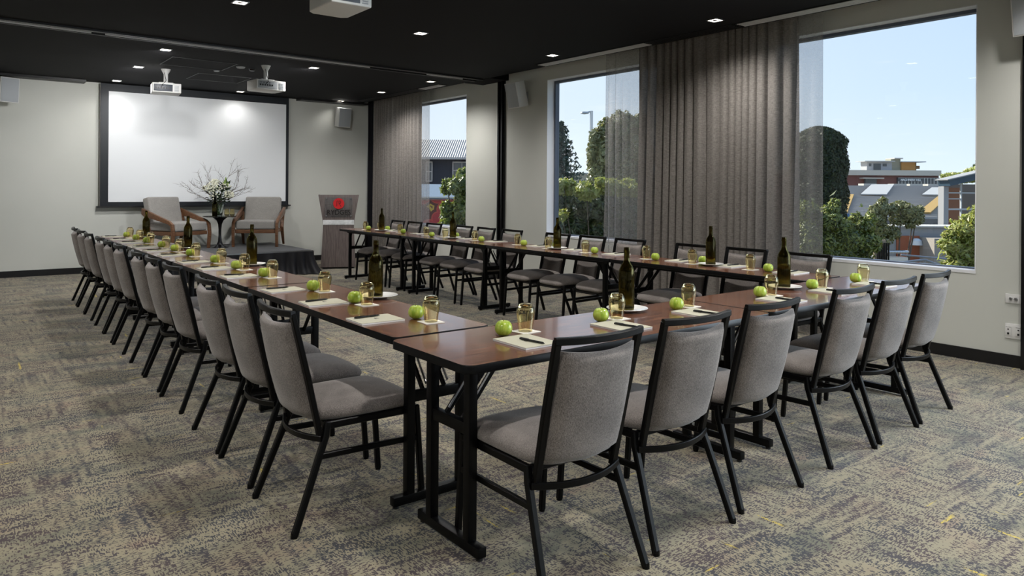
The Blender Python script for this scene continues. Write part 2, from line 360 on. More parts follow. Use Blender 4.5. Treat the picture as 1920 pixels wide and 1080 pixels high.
for rn, (x, ys) in rows.items():
    for i, y in enumerate(ys):
        lab = 'square recessed downlight, %s from the far wall in the %s' % (ordn[sorted(ys, reverse=True).index(y)], rn)
        if d0 is None: d0 = make_downlight(lab); d0.location = (x, y, CZ)
        else:
            q = dup(d0, (x, y, CZ), 0, lab)
            if y > 9:   # beams dimmed against hot spots by the wall, raised over the stage end
                b_ = [c for c in q.children if c.type == 'LIGHT'][0]
                if wash is None:
                    wash = b_.data.copy(); wash.energy = SPOT_W*.12; stage_beam = b_.data.copy(); stage_beam.energy = SPOT_W*1.2; stage_beam.color = (1, .985, .97)
                b_.data = wash if y > 12 else (stage_beam if 0 < x < 5 else b_.data)
                if y < 12 and 0 < x < 5: b_.rotation_euler = (R(38), 0, 0)   # light tilted, not the fitting, to brighten the stage wall
# ------------------------------------------------------------------ linear grilles
def grille(y0, y1, x0, x1, lab, bright):
    g = empty('air_grille', lab, 'air vent', ((x0+x1)/2, (y0+y1)/2, CZ), 0, 'linear air grilles along the window side of the ceiling')
    hx, hy = (x1-x0)/2, (y1-y0)/2
    o = MB(); o.box(-hx, -hx+.012, -hy, hy, -.008, 0).box(hx-.012, hx, -hy, hy, -.008, 0).box(-hx, hx, -hy, -hy+.012, -.008, 0).box(-hx, hx, hy-.012, hy, -.008, 0)
    o.build('grille_frame', M['black'], g, smooth=0)
    n = 5; o = MB()
    for i in range(n):
        x = -hx+.012+(2*hx-.024)*(i+.5)/n; o.box(x-.006, x+.006, -hy+.012, hy-.012, -.012, -.002)
    o.build('louvre_blades', bright, g, smooth=0)
grille(5.45, 7.3, 5.98, 6.15, 'bright slatted air grille in the ceiling beside the middle window', M['louvre'])
grille(4.3, 5.44, 5.98, 6.15, 'black slatted air grille in the ceiling above the wide curtain', M['black'])
grille(2.1, 4.28, 5.98, 6.15, 'slatted air grille in the ceiling before the nearest big window', M['louvre'])
grille(9.65, 10.3, 5.95, 6.12, 'short bright air grille in the ceiling beside the far window', M['louvre'])
grille(10.32, 12.5, 5.95, 6.12, 'black air grille in the ceiling above the far curtain', M['black'])
# ------------------------------------------------------------------ projection screen
sc = empty('projection_screen', 'wide white projection screen in a dark frame on the far wall', 'projection screen', (3.3, FY, 1.03))
MB().box(1.815-3.3, 4.80-3.3, -.10, -.002, 0, 1.93).build('screen_frame', M['screen_frame'], sc, bevel=.004)
MB().box(1.805-3.3, 1.83-3.3, -.085, -.004, .004, 1.925).build('side_channel', M['screen_side'], sc)
MB().box(1.925-3.3, 4.745-3.3, -.108, -.099, .075, 1.81).build('screen_fabric', M['screen'], sc, smooth=0)
MB().box(1.77-3.3, 4.84-3.3, -.115, -.002, -.012, .01).build('bottom_rail', M['black'], sc)
# ------------------------------------------------------------------ wall speakers
def speaker(loc, rz, tilt, lab):
    s = empty('wall_speaker', lab, 'loudspeaker', loc, rz, 'white wall loudspeakers')
    T = Matrix.Rotation(R(tilt), 4, 'X')
    out = [(-.13, -.10), (.13, -.10), (.10, .09), (-.10, .09)]
    MB().prism(out, -.18, .18, T).build('cabinet', M['white_plastic'], s, bevel=.008)
    MB().box(-.118, .118, -.106, -.099, -.168, .168, T).build('grille_cloth', M['mesh_grey'], s, bevel=.002)
    MB().bar([(0, .08, 0), (0, .155, -.02)], .05, .06).box(-.045, .045, .15, .165, -.08, .05).build('wall_bracket', M['grey_plastic'], s, bevel=.002)
    return s
speaker((5.80, FY-.165, 2.675), R(6), 8, 'white box loudspeaker on the far wall above the lectern')
speaker((.60, FY-.165, 2.735), R(25), 4, 'white box loudspeaker at the far wall left edge, partly cut off')
speaker((WX-.165, 8.20, 2.70), R(-90), 14, 'white tilted loudspeaker on the window wall beside the black jamb')
speaker((WX-.165, 1.93, 2.72), R(-90), 12, 'white tilted loudspeaker near the top right corner, mostly cut off')
# ------------------------------------------------------------------ projectors
def projector(loc, size, drop, lab, rz=0, peach=False):
    w, d, h = size; p = empty('ceiling_projector', lab, 'projector', loc, rz, 'white ceiling projectors')
    zt = -drop
    MB().lathe([(0, 0), (.062, 0), (.05, -.03), (.028, -.07), (.028, zt+.02), (.0, zt+.02)], 20).build('ceiling_pole', M['white_plastic'], p)
    MB().box(-.09, .09, -.07, .07, zt+.002, zt+.022).box(-.11, -.08, -.09, .09, zt-.002, zt+.012).box(.08, .11, -.09, .09, zt-.002, zt+.012).build('mount_plate', M['white_plastic'], p, bevel=.003)
    c = .04; out = [(-w/2, -d/2), (w/2, -d/2), (w/2, d/2-c), (w/2-c, d/2), (-w/2+c, d/2), (-w/2, d/2-c)]
    MB().prism(out, zt-h, zt).build('projector_body', M['white_plastic'], p, bevel=.012, segs=3)
    bk = MB().box(-w/2+.02, w*.20, -d/2-.004, -d/2+.004, zt-h+.018, zt-.02).build('connector_panel', M['proj_dark'] if not peach else M['grey_plastic'], p, bevel=.003)
    o = MB()
    for i in range(6): o.box(-w/2+.04+i*.032, -w/2+.058+i*.032, -d/2-.008, -d/2-.003, zt-h*.62, zt-h*.45)
    for i in range(4): o.box(-w/2+.05+i*.04, -w/2+.062+i*.04, -d/2-.008, -d/2-.003, zt-h*.34, zt-h*.26)
    o.build('socket', M['black'], bk, smooth=0)
    o = MB()
    for i in range(6): o.box(w*.26, w/2-.03, -d/2-.004, -d/2+.002, zt-h+.02+i*(h-.045)/6, zt-h+.028+i*(h-.045)/6)
    o.build('vent_slots', M['grey_plastic'], p, smooth=0)
    MB().lathe([(0, 0), (.04, 0), (.045, .02), (.04, .03), (.028, .032), (0, .028)], 20).build('lens', M['black_gloss'], p).matrix_local = Matrix.Translation((w*.2, d/2-.004, zt-h*.5)) @ Matrix.Rotation(R(-90), 4, 'X')
    o = MB().tube([(-.02, -.03, -.05), (.0, -.05, zt+.05), (-.05, -d/2-.02, zt-.02), (-w*.2, -d/2-.015, zt-h*.45)], .004, 6).build('cable', M['black'], p)
    return p
projector((2.32, 10.88, CZ), (.36, .36, .13), .21, 'white ceiling projector hanging in front of the left part of the screen', R(-8))
projector((3.29, 9.68, CZ), (.40, .34, .13), .21, 'white ceiling projector hanging in front of the right part of the screen', R(6), True)
projector((2.245, 5.03, CZ), (.31, .44, .14), .17, 'large grey white projector cut off by the top edge of the photo')
sm = empty('smoke_detector', 'small round white ceiling sensor between the two screen projectors', 'ceiling sensor', (3.06, 10.0, CZ))
MB().lathe([(0, -.02), (.05, -.016), (.06, 0)], 20).build('sensor_base', M['grey_plastic'], sm)
MB().lathe([(0, -.04), (.03, -.035), (.045, -.012)], 16, (.16, .02, 0)).build('sensor_dome', M['black_gloss'], sm)
tag(MB().lathe([(0, -.012), (.035, -.01), (.04, 0)], 16, (2.9, 10.55, CZ)).build('sprinkler_cover', M['grey_plastic']), 'tiny pale sprinkler disc in the ceiling near the sensor', 'sprinkler')
# ------------------------------------------------------------------ curtains
def pleat(name, mtl, par, x0, ya, yb, ztop, zbot, amp, pitch, seed, n=None, flare=0):
    rnd = random.Random(seed); L = yb-ya; k = int(L/pitch*10); nz = 14; vs = []; fs = []
    ph = [rnd.uniform(0, 6.28) for _ in range(6)]
    for i in range(k+1):
        u = i/k; s_ = u*L
        warp = s_+.35*pitch*math.sin(s_*2.1/pitch*.43+ph[0])+.25*pitch*math.sin(s_*5.1+ph[1])
        for j in range(nz+1):
            v = j/nz; z = ztop+(zbot-ztop)*v
            a = amp*(.55+.6*v*(1-.25*v))*(1+.35*math.sin(s_*3.3+ph[2]))
            x = x0+a*math.sin(2*math.pi*warp/pitch+ .5*v*math.sin(s_*4+ph[3]))+.3*a*math.sin(4*math.pi*warp/pitch+ph[4]+1.2*v)
            y = ya+s_+.012*math.sin(2*math.pi*warp/pitch+1.2+v)+flare*v*(u if flare > 0 else (1-u))
            vs.append((x, y, z))
    for i in range(k):
        for j in range(nz): a = i*(nz+1)+j; fs.append((a, a+1, a+nz+2, a+nz+1))
    return MB().add(vs, fs).build(name, mtl, par, smooth=180)
c1_ = empty('curtain', 'wide pleated grey brown curtain between the two nearest big windows', 'curtain', (6.36, 4.9, 0), 0, 'pleated grey brown curtains')
def cpart(root, fn): 
    o = fn; o.location = -Vector(root.location); return o
cpart(c1_, pleat('pleated_panel', M['curtain'], c1_, 6.36, 3.86, 5.88, 3.08, .02, .050, .115, 3))
cpart(c1_, pleat('thin_edge', M['sheer'], c1_, 6.37, 5.88, 6.42, 3.08, .02, .024, .17, 5))
cpart(c1_, pleat('thin_edge', M['sheer'], c1_, 6.37, 3.60, 3.86, 3.08, .02, .018, .13, 8, flare=.08))
c2_ = empty('curtain', 'narrow pleated grey brown curtain by the far corner behind the lectern', 'curtain', (6.36, 11.5, 0), 0, 'pleated grey brown curtains')
cpart(c2_, pleat('pleated_panel', M['curtain'], c2_, 6.36, 10.85, 12.62, 3.08, .02, .050, .11, 13))
cpart(c2_, pleat('thin_edge', M['sheer'], c2_, 6.37, 10.58, 10.86, 3.08, .02, .018, .14, 15))
pleat('black_drape', M['curtain_blk'], None, 6.36, 12.66, 12.90, 3.05, .02, .035, .09, 21)
tag(bpy.data.objects['black_drape'], 'narrow black drape hanging in the far corner beside the curtain', 'curtain')
for a, c, l in ((3.5, 6.5, 'slim black curtain track above the wide curtain'), (10.5, 12.95, 'slim black curtain track above the far corner curtain')):
    tag(MB().box(6.345, 6.375, a, c, 3.085, 3.11).build('curtain_track', M['black'], smooth=0), l, 'curtain track', 'curtain tracks')
# ------------------------------------------------------------------ outlets
def plate(y0, y1, z0, z1, lab, kind_):
    o = empty('wall_plate', lab, 'wall socket', (WX, (y0+y1)/2, (z0+z1)/2), R(-90), 'white wall plates')
    w, h = (y1-y0)/2, (z1-z0)/2
    MB().box(-w, w, -.008, 0, -h, h).build('cover_plate', M['white_plastic'], o, bevel=.003)
    for sx_ in (-1, 1):
        if kind_ == 'knob':
            MB().lathe([(0, .012), (.011, .012), (.012, 0)], 14).build('knob', M['steel'], o).matrix_local = Matrix.Translation((sx_*.017, -.008, 0)) @ Matrix.Rotation(R(90), 4, 'X')
        else:
            s = MB().box(sx_*.034-.021, sx_*.034+.021, -.0115, -.008, -.034, .036).build('socket', M['white_plastic'], o, bevel=.001)
            MB().box(sx_*.034-.007, sx_*.034+.007, -.0125, -.011, -.028, -.012).box(sx_*.034-.005, sx_*.034+.005, -.0125, -.011, .008, .018).box(sx_*.034-.017, sx_*.034+.017, -.0123, -.011, .030, .0325).build('slot', M['black'], s, smooth=0)
plate(2.055, 2.168, .495, .567, 'white wall plate with two round knobs, above the sockets', 'knob')
plate(2.055, 2.168, .220, .337, 'white wall plate with two data sockets near the baseboard', 'sock')
# ------------------------------------------------------------------ stage
st = empty('stage', 'low black portable stage with draped skirt against the far wall', 'stage', (3.2, 12.0, 0))
SY0, SY1, SX0, SX1, SZT = 11.06, 12.95, 1.95, 4.50, .37
def rel(o): o.location = -Vector(o.parent.location); return o
rel(MB().box(SX0, SX1, SY0, SY1, SZT-.05, SZT).build('deck', M['stage_top'], st, bevel=.004))
rel(MB().box(SX0-.006, SX1+.006, SY0-.008, SY0, SZT-.028, SZT-.004).box(SX1, SX1+.008, SY0, SY1, SZT-.028, SZT-.004).build('edge_trim', M['alu'], st, smooth=0))
rel(MB().lathe([(0, 0), (.014, 0), (.014, .02), (0, .02)], 10, (SX1+.03, SY0-.01, SZT-.03)).box(SX1, SX1+.03, SY0-.016, SY0-.004, SZT-.026, SZT-.014).build('corner_lug', M['steel'], st))
def skirt():
    vs = []; fs = []; path = []
    n = 150
    for i in range(n+1): path.append((SX0+(SX1-SX0)*i/n, SY0-.012, 0, -1))
    for i in range(1, 91): path.append((SX1+.012, SY0+(SY1-SY0)*i/90, 1, 0))
    nz = 10; s_ = 0
    for i, (x, y, nx, ny) in enumerate(path):
        d = .03 if i < n else .028; s_ += .017
        for j in range(nz+1):
            v = j/nz; a = .026*(.3+v)*math.sin(s_*38+1.9*math.sin(s_*5))+.014*v*math.sin(s_*17+2*v); k = .045+.02*v+.05*v**4
            corner = max(0, 1-abs(i-n)/14)*.07*v*v
            vs.append((x+nx*(k+a)+corner, y+ny*(k+a)-corner, (SZT-.03)*(1-v)+.012))
    for i in range(len(path)-1):
        for j in range(nz): a = i*(nz+1)+j; fs.append((a, a+nz+1, a+nz+2, a+1))
    return MB().add(vs, fs)
rel(skirt().build('skirt', M['skirt'], st, smooth=180))
o = MB()
for x in (SX0+.1, (SX0+SX1)/2, SX1-.1):
    for y in (SY0+.12, SY1-.1): o.box(x-.02, x+.02, y-.02, y+.02, 0, SZT-.05)
rel(o.build('support_frame', M['steel_black'], st, smooth=0))
# ------------------------------------------------------------------ lectern
le = empty('lectern', 'tall waisted wooden lectern with a red round logo and white band', 'lectern', (5.115, 11.42, 0), R(-24))
prof = [(.285, .03), (.27, .30), (.255, .60), (.252, .72), (.262, .84), (.30, 1.06), (.33, 1.235)]
out = [(x, z) for x, z in prof]+[(-x, z) for x, z in reversed(prof)]
MT = Matrix.Rotation(R(90), 4, 'X')
MB().prism(out, 0, .025, MT).build('front_panel', M['lectern'], le, bevel=.002)
o = MB()
for s in (-1, 1):
    for (xa, za), (xb, zb) in zip(prof, prof[1:]):
        vs = [(s*xa, 0, za), (s*xb, 0, zb), (s*xb, .36, zb), (s*xa, .36, za), (s*(xa-.02), 0, za), (s*(xb-.02), 0, zb), (s*(xb-.02), .36, zb), (s*(xa-.02), .36, za)]
        o.add(vs, [(0, 1, 2, 3), (4, 7, 6, 5), (0, 4, 5, 1), (3, 2, 6, 7), (1, 5, 6, 2), (0, 3, 7, 4)])
o.build('side_panel', M['lectern'], le, smooth=0)
MB().box(-.31, .31, .0, .40, 1.17, 1.19, Matrix.Translation((0, 0, 0)) @ Matrix.Rotation(R(-4), 4, 'X')).build('reading_shelf', M['lectern'], le)
MB().box(-.255, .255, .02, .35, 0, .03).build('plinth', M['black'], le)
MB().box(-.252, .252, -.034, -.025, .735, .815).build('white_band', M['stone'], le, bevel=.002, label='white marble-look band')
pl = MB().box(-.225, .225, -.043, -.037, .86, 1.195).build('acrylic_sign', M['pane'], le, smooth=0, label='clear acrylic sign plate')
for x in (-.20, .20):
    for z in (.885, 1.175): MB().lathe([(0, .012), (.010, .012), (.011, -.012)], 12).build('standoff', M['steel'], pl).matrix_local = Matrix.Translation((x, -.04, z)) @ MT
lg = MB().lathe([(.0001, 0), (.090, 0), (.090, .003), (.0001, .003)], 40).build('round_logo', M['red'], pl)
LGM = Matrix.Translation((0.0, -.0440, 1.090)) @ MT; lg.matrix_local = LGM
o = MB()   # mark inside the disc: upright stroke, bowl with a leg, small bar
o.bar([(-.030, -.045, .004), (-.028, .040, .004), (-.012, .046, .004)], .009, .003)
o.bar([(.004, .044, .004), (.006, -.012, .004)], .008, .003)
o.bar([(.004, .044, .004), (.030, .042, .004), (.036, .022, .004), (.026, .004, .004), (.008, .0, .004), (.040, -.050, .004)], .009, .003)
o.build('logo_mark', M['logo_dk'], pl).matrix_local = LGM
def text(body, size, loc, rot, m, parent, name='lettering', ext=.0015, align='CENTER'):
    c = bpy.data.curves.new(name, 'FONT'); c.body = body; c.size = size; c.extrude = ext; c.align_x = align; c.offset = size*.006
    t = bpy.data.objects.new(name+'_tmp', c); COL.objects.link(t)
    dg = bpy.context.evaluated_depsgraph_get(); me = bpy.data.meshes.new_from_object(t.evaluated_get(dg)); bpy.data.objects.remove(t)
    o = bpy.data.objects.new(name, me); COL.objects.link(o); me.materials.clear(); me.materials.append(m); o.parent = parent
    o.location = loc; o.rotation_euler = rot; return o
t = text('RYDGES', .118, (0, -.0470, .905), (R(90), 0, 0), M['logo_dk'], pl); t.scale = (.90, 1, 1); t.data.transform(Matrix.Identity(4))
MB().box(-.12, .12, -.0455, -.0435, .874, .880).build('logo_underline', M['logo_dk'], pl, smooth=0)
# ------------------------------------------------------------------ armchairs, side table, flowers
def armchair(loc, rz, lab):
    a = empty('armchair', lab, 'armchair', loc, rz, 'grey upholstered armchairs on the stage')
    # local: front = -y, width .70, depth .72
    tilt = Matrix.Translation((0, .25, .36)) @ Matrix.Rotation(R(-14), 4, 'X')
    MB().box(-.29, .29, -.07, .07, -.02, .46, tilt).build('backrest', M['arm_fab'], a, bevel=.035, segs=4)
    MB().box(-.30, .30, -.34, .24, .29, .43).build('seat_cushion', M['arm_fab'], a, bevel=.03, segs=4)
    f = MB().box(-.31, .31, -.33, -.29, .225, .285).box(-.31, .31, .24, .28, .225, .285).box(-.325, -.29, -.30, .26, .225, .285).box(.29, .325, -.30, .26, .225, .285)
    f.build('frame', M['walnut'], a, bevel=.006)
    for s in (-1, 1):
        x = s*.345
        # sloped arm that folds down into the front leg
        prof_ = [(.34, .64), (-.27, .455), (-.345, .40), (-.365, .25), (-.335, .0), (-.300, .0), (-.318, .25), (-.305, .37), (-.25, .405), (.20, .50), (.26, .50), (.34, .545)]
        MB().prism([(y, z) for y, z in prof_], -.022, .022, Matrix(((0, 0, 1, x), (1, 0, 0, 0), (0, 1, 0, 0), (0, 0, 0, 1)))).build('arm', M['walnut'], a, bevel=.006)
        MB().bar([(x*.97, .28, .56), (x*.95, .22, .30), (x*.97, .36, 0)], .034, .06, up=(1, 0, 0), scales=[1, 1, .6]).build('rear_leg', M['walnut'], a)
    return a
armchair((2.81, 12.38, SZT), R(27), 'grey armchair with walnut arms, left of the small black table')
armchair((4.11, 12.36, SZT), R(-30), 'grey armchair with walnut arms, right of the small black table')
tb = empty('pedestal_table', 'small round black tulip pedestal table between the armchairs', 'side table', (3.44, 12.26, SZT))
MB().lathe([(0, 0), (.13, 0), (.132, .006), (.10, .02), (.05, .05), (.030, .10), (.022, .2), (.022, .30), (.030, .38), (.055, .44), (.11, .485), (.11, .492), (0, .492)], 32).build('pedestal', M['black_gloss'], tb)
MB().lathe([(0, .492), (.24, .497), (.262, .506), (.262, .510), (0, .510)], 40).build('table_top', M['black_gloss'], tb)
TT = SZT+.51
tag(MB().lathe([(0, .004), (.05, .004), (.056, .02), (.085, .2), (.083, .2), (.053, .022), (.045, .012), (0, .012)], 28, (3.43, 12.30, TT-.003)).build('vase', M['clear']), 'clear glass vase of flowers on the black pedestal table', 'vase')
fl = empty('flower_arrangement', 'loose white flowers with dark leaves and bare twigs in the vase', 'flowers', (3.43, 12.30, TT+.02))
M['twig'] = mat('twig_bark', (.07, .05, .04), .8); M['gstem'] = mat('green_stem', (.05, .10, .03), .6)
M['petal'] = mat('white_petal', (.80, .80, .66), .6); M['leaf_dk'] = mat('dark_leaf', (.025, .06, .02), .4)
M['bud'] = mat('green_bud', (.22, .32, .08), .5)
rnd = random.Random(4)
o = MB()
for i in range(14):
    a = rnd.uniform(0, 6.28); r = rnd.uniform(.06, .18); o.tube([(rnd.uniform(-.03, .03), rnd.uniform(-.03, .03), 0), (math.cos(a)*.05, math.sin(a)*.05, .18), (math.cos(a)*r, math.sin(a)*r, rnd.uniform(.3, .5))], .0035, 5)
o.build('green_stem', M['gstem'], fl)
o = MB()
def twig(p, d, L, r, lev):
    pts = [Vector(p)]; d = Vector(d).normalized(); n = 5
    for i in range(n):
        d = (d+Vector([rnd.uniform(-.22, .22) for _ in range(3)])).normalized(); pts.append(pts[-1]+d*L/n)
    o.tube(pts, r, 5, scales=[1-.75*i/n for i in range(n+1)])
    if lev > 0:
        for q in range(2, n+1):
            for _ in range(rnd.choice((1, 2))):
                dd = (d+Vector([rnd.uniform(-.9, .9) for _ in range(3)])); dd.z += .25
                twig(pts[q], dd, L*rnd.uniform(.3, .5), r*.55, lev-1)
for d, L in (((-1, .1, .42), .50), ((-.75, -.3, .65), .42), ((-.35, .2, 1), .46), ((.18, 0, 1.2), .58), ((.8, .0, .62), .46), ((1, .2, .45), .52), ((.7, -.3, .35), .42), ((-.55, .3, .55), .40)):
    twig((0, 0, .20), d, L*1.0, .0055, 2)
o.build('bare_twigs', M['twig'], fl)
o = MB()
def leafq(o, c, n, L, w, droop=.3):
    n = Vector(n).normalized(); a = n.cross(Vector((.3, .2, 1))); a.normalize(); q = a.cross(n)
    c = Vector(c); p1 = c+n*L*.5; p2 = c+n*L-q*droop*L*.3
    o.add([c, p1+a*w-q*w*.25, p2, p1-a*w-q*w*.25, p1], [(0, 1, 4), (1, 2, 4), (2, 3, 4), (3, 0, 4)])
for i in range(300):
    a = rnd.uniform(0, 6.28); z = rnd.uniform(.20, .46); r = rnd.uniform(.02, .15)
    leafq(o, (math.cos(a)*r, math.sin(a)*r, z), (math.cos(a), math.sin(a), rnd.uniform(-.4, .8)), rnd.uniform(.05, .11), rnd.uniform(.012, .022))
for i in range(6): leafq(o, (.10, 0, .46), (rnd.uniform(-.8, 1), rnd.uniform(-.5, .5), rnd.uniform(.2, 1)), .14, .03)
o.build('foliage', M['leaf_dk'], fl, smooth=0)
o = MB()
def ball(o, c, r, seg=7, rings=5, sq=1):
    o.lathe([(max(.0001, r*math.sin(math.pi*i/rings)), -r*sq*math.cos(math.pi*i/rings)) for i in range(rings+1)], seg, c)
for cx, cy, cz, R0, n in ((-.12, -.04, .46, .10, 70), (-.05, .03, .53, .07, 40), (.13, -.10, .33, .085, 90), (.11, .0, .47, .08, 45), (-.20, 0, .42, .06, 30), (.02, -.05, .44, .05, 12)):
    for i in range(n):
        v = Vector([rnd.gauss(0, 1) for _ in range(3)]).normalized()*R0*rnd.uniform(.6, 1); ball(o, (cx+v.x, cy+v.y, cz+v.z*.8), rnd.uniform(.009, .016), 6, 4)
o.build('white_blossom', M['petal'], fl, label='clusters of small white blossom')
o = MB()
for i in range(26): ball(o, (-.10+rnd.uniform(-.08, .08), -.13+rnd.uniform(-.02, .03), .34+rnd.uniform(-.08, .07)), rnd.uniform(.010, .014), 8, 6)
o.build('round_bud', M['petal'], fl)
o = MB()
for dx_, dz_ in ((.08, .52), (.13, .50), (.10, .57)): o.lathe([(.001, -.05), (.014, -.02), (.017, .01), (.001, .05)], 8, (dx_, -.03, dz_))
o.build('lily_bud', M['bud'], fl)
# ------------------------------------------------------------------ folding tables
TH = .74
def rounded(x0, x1, y0, y1, r, n=5):
    p = []
    for cx, cy, a0 in ((x1-r, y1-r, 0), (x0+r, y1-r, 90), (x0+r, y0+r, 180), (x1-r, y0+r, 270)):
        for i in range(n+1): a = R(a0+90*i/n); p.append((cx+r*math.cos(a), cy+r*math.sin(a)))
    return p
def make_table(W_, insets, lab, group, r=(.03)):
    L = 1.872; t = empty('folding_table', lab, 'table', group=group)
    hx, hy = L/2, W_/2
    top = MB().prism(rounded(-hx+.003, hx-.003, -hy+.003, hy-.003, r), TH-.026, TH).build('tabletop', M['wood'], t, bevel=.0)
    ed = MB(); path = rounded(-hx, hx, -hy, hy, r+.003); n = len(path)
    vs = []
    for x, y in path:
        l = math.hypot(x, y); 
        vs += [(x, y, TH-.004), (x, y, TH-.030)]
    inner = rounded(-hx+.012, hx-.012, -hy+.012, hy-.012, r-.008)
    for x, y in inner: vs += [(x, y, TH-.034), (x, y, TH-.034)]
    slim = rounded(-hx+.003, hx-.003, -hy+.003, hy-.003, r)
    for x, y in slim: vs += [(x, y, TH+.0004), (x, y, TH+.0004)]
    fs = []
    for i in range(n):
        j = (i+1) % n
        fs += [(2*i, 2*i+1, 2*j+1, 2*j), (2*i+1, 2*n+2*i, 2*n+2*j, 2*j+1), (4*n+2*i, 2*i, 2*j, 4*n+2*j)]
    ed.add(vs, fs).build('edge_band', M['steel_black'], top, smooth=60)
    MB().box(-hx+.10, hx-.10, -hy+.09, -hy+.11, TH-.06, TH-.03).box(-hx+.10, hx-.10, hy-.11, hy-.09, TH-.06, TH-.03).build('under_rail', M['steel_black'], t, smooth=0)
    for s, ins in ((-1, insets[0]), (1, insets[1])):
        x = s*(hx-ins)
        MB().box(x-.019, x+.019, -.213, .213, .012, .05).build('foot_bar', M['steel_black'], t, bevel=.003)
        for yy in (-.195, .195): MB().lathe([(0, 0), (.014, 0), (.012, .014)], 10, (x, yy, 0)).build('glide', M['black'], t)
        for yy in (-.132, .132): MB().box(x-.019, x+.019, yy-.019, yy+.019, .05, TH-.03).build('leg', M['steel_black'], t, bevel=.003)
        MB().box(x-.015, x+.015, -.113, .113, .44, .485).build('crossbar', M['steel_black'], t, bevel=.003)
        for yy in (-.055, .055):
            b_ = MB().bar([(x-s*.012, yy, .47), (x-s*.20, yy, TH-.045)], .024, .012, up=(0, 1, 0)).build('folding_brace', M['steel_black'], t)
            MB().bar([(x-s*.016, yy-.016, .50), (x-s*.13, yy-.016, .645)], .010, .006, up=(0, 1, 0)).build('brace_slide', M['steel'], b_)
        MB().box(x-s*.21-.012, x-s*.21+.012, -.075, .075, TH-.055, TH-.03).build('brace_hinge', M['steel_black'], t)
        for yy in (-.132, .132):
            MB().prism([(0, 0), (s*-.075, 0), (s*-.06, -.03), (s*-.01, -.09), (0, -.09)], -.003, .003, Matrix.Translation((x-s*.018, yy, TH-.03)) @ Matrix.Rotation(R(90), 4, 'X')).build('gusset', M['steel_black'], t, smooth=0)
    return t
WS, WF = .495, .56
LG, RG, FG = 'folding tables in the left row', 'folding tables in the row by the windows', 'folding tables in the near row'
LT = [2.675, 4.562, 6.449, 8.336]
def lx(y): return 1.692-.0055*(y-3)          # centre line of the left row
names4 = ['nearest', 'second nearest', 'third from the camera', 'farthest']
t1 = make_table(WS, (.07, .15), 'dark wood folding table, nearest in the left row', LG)
t2 = make_table(WS, (.15, .15), 'x', LG)
t1.location = (lx(LT[0]+.94), LT[0]+.94, 0); t1.rotation_euler = (0, 0, R(90.3))
for i in (1, 2, 3):
    l = 'dark wood folding table, %s in the left row' % names4[i]
    if i == 1: t2['label'] = l; t2.location = (lx(LT[i]+.94), LT[i]+.94, 0); t2.rotation_euler = (0, 0, R(90.3))
    else: dup(t2, (lx(LT[i]+.94), LT[i]+.94, 0), R(90.3), l)
RTY = [2.735, 4.615, 6.495, 8.375]
def rx(y): return 4.885-.006*(y-3)
for i in range(4): dup(t2, (rx(RTY[i]+.94), RTY[i]+.94, 0), R(90.35), 'dark wood folding table, %s in the row by the windows' % names4[i], RG)
t3 = make_table(WF, (.12, .15), 'dark wood folding table in the near row, at the left corner', FG, .045)
t3.location = (1.413+.936, 2.385, 0); t3.rotation_euler = (0, 0, R(.6))
dup(t3, (1.413+.936+1.878, 2.425, 0), R(.9), 'dark wood folding table in the near row, at the right corner')
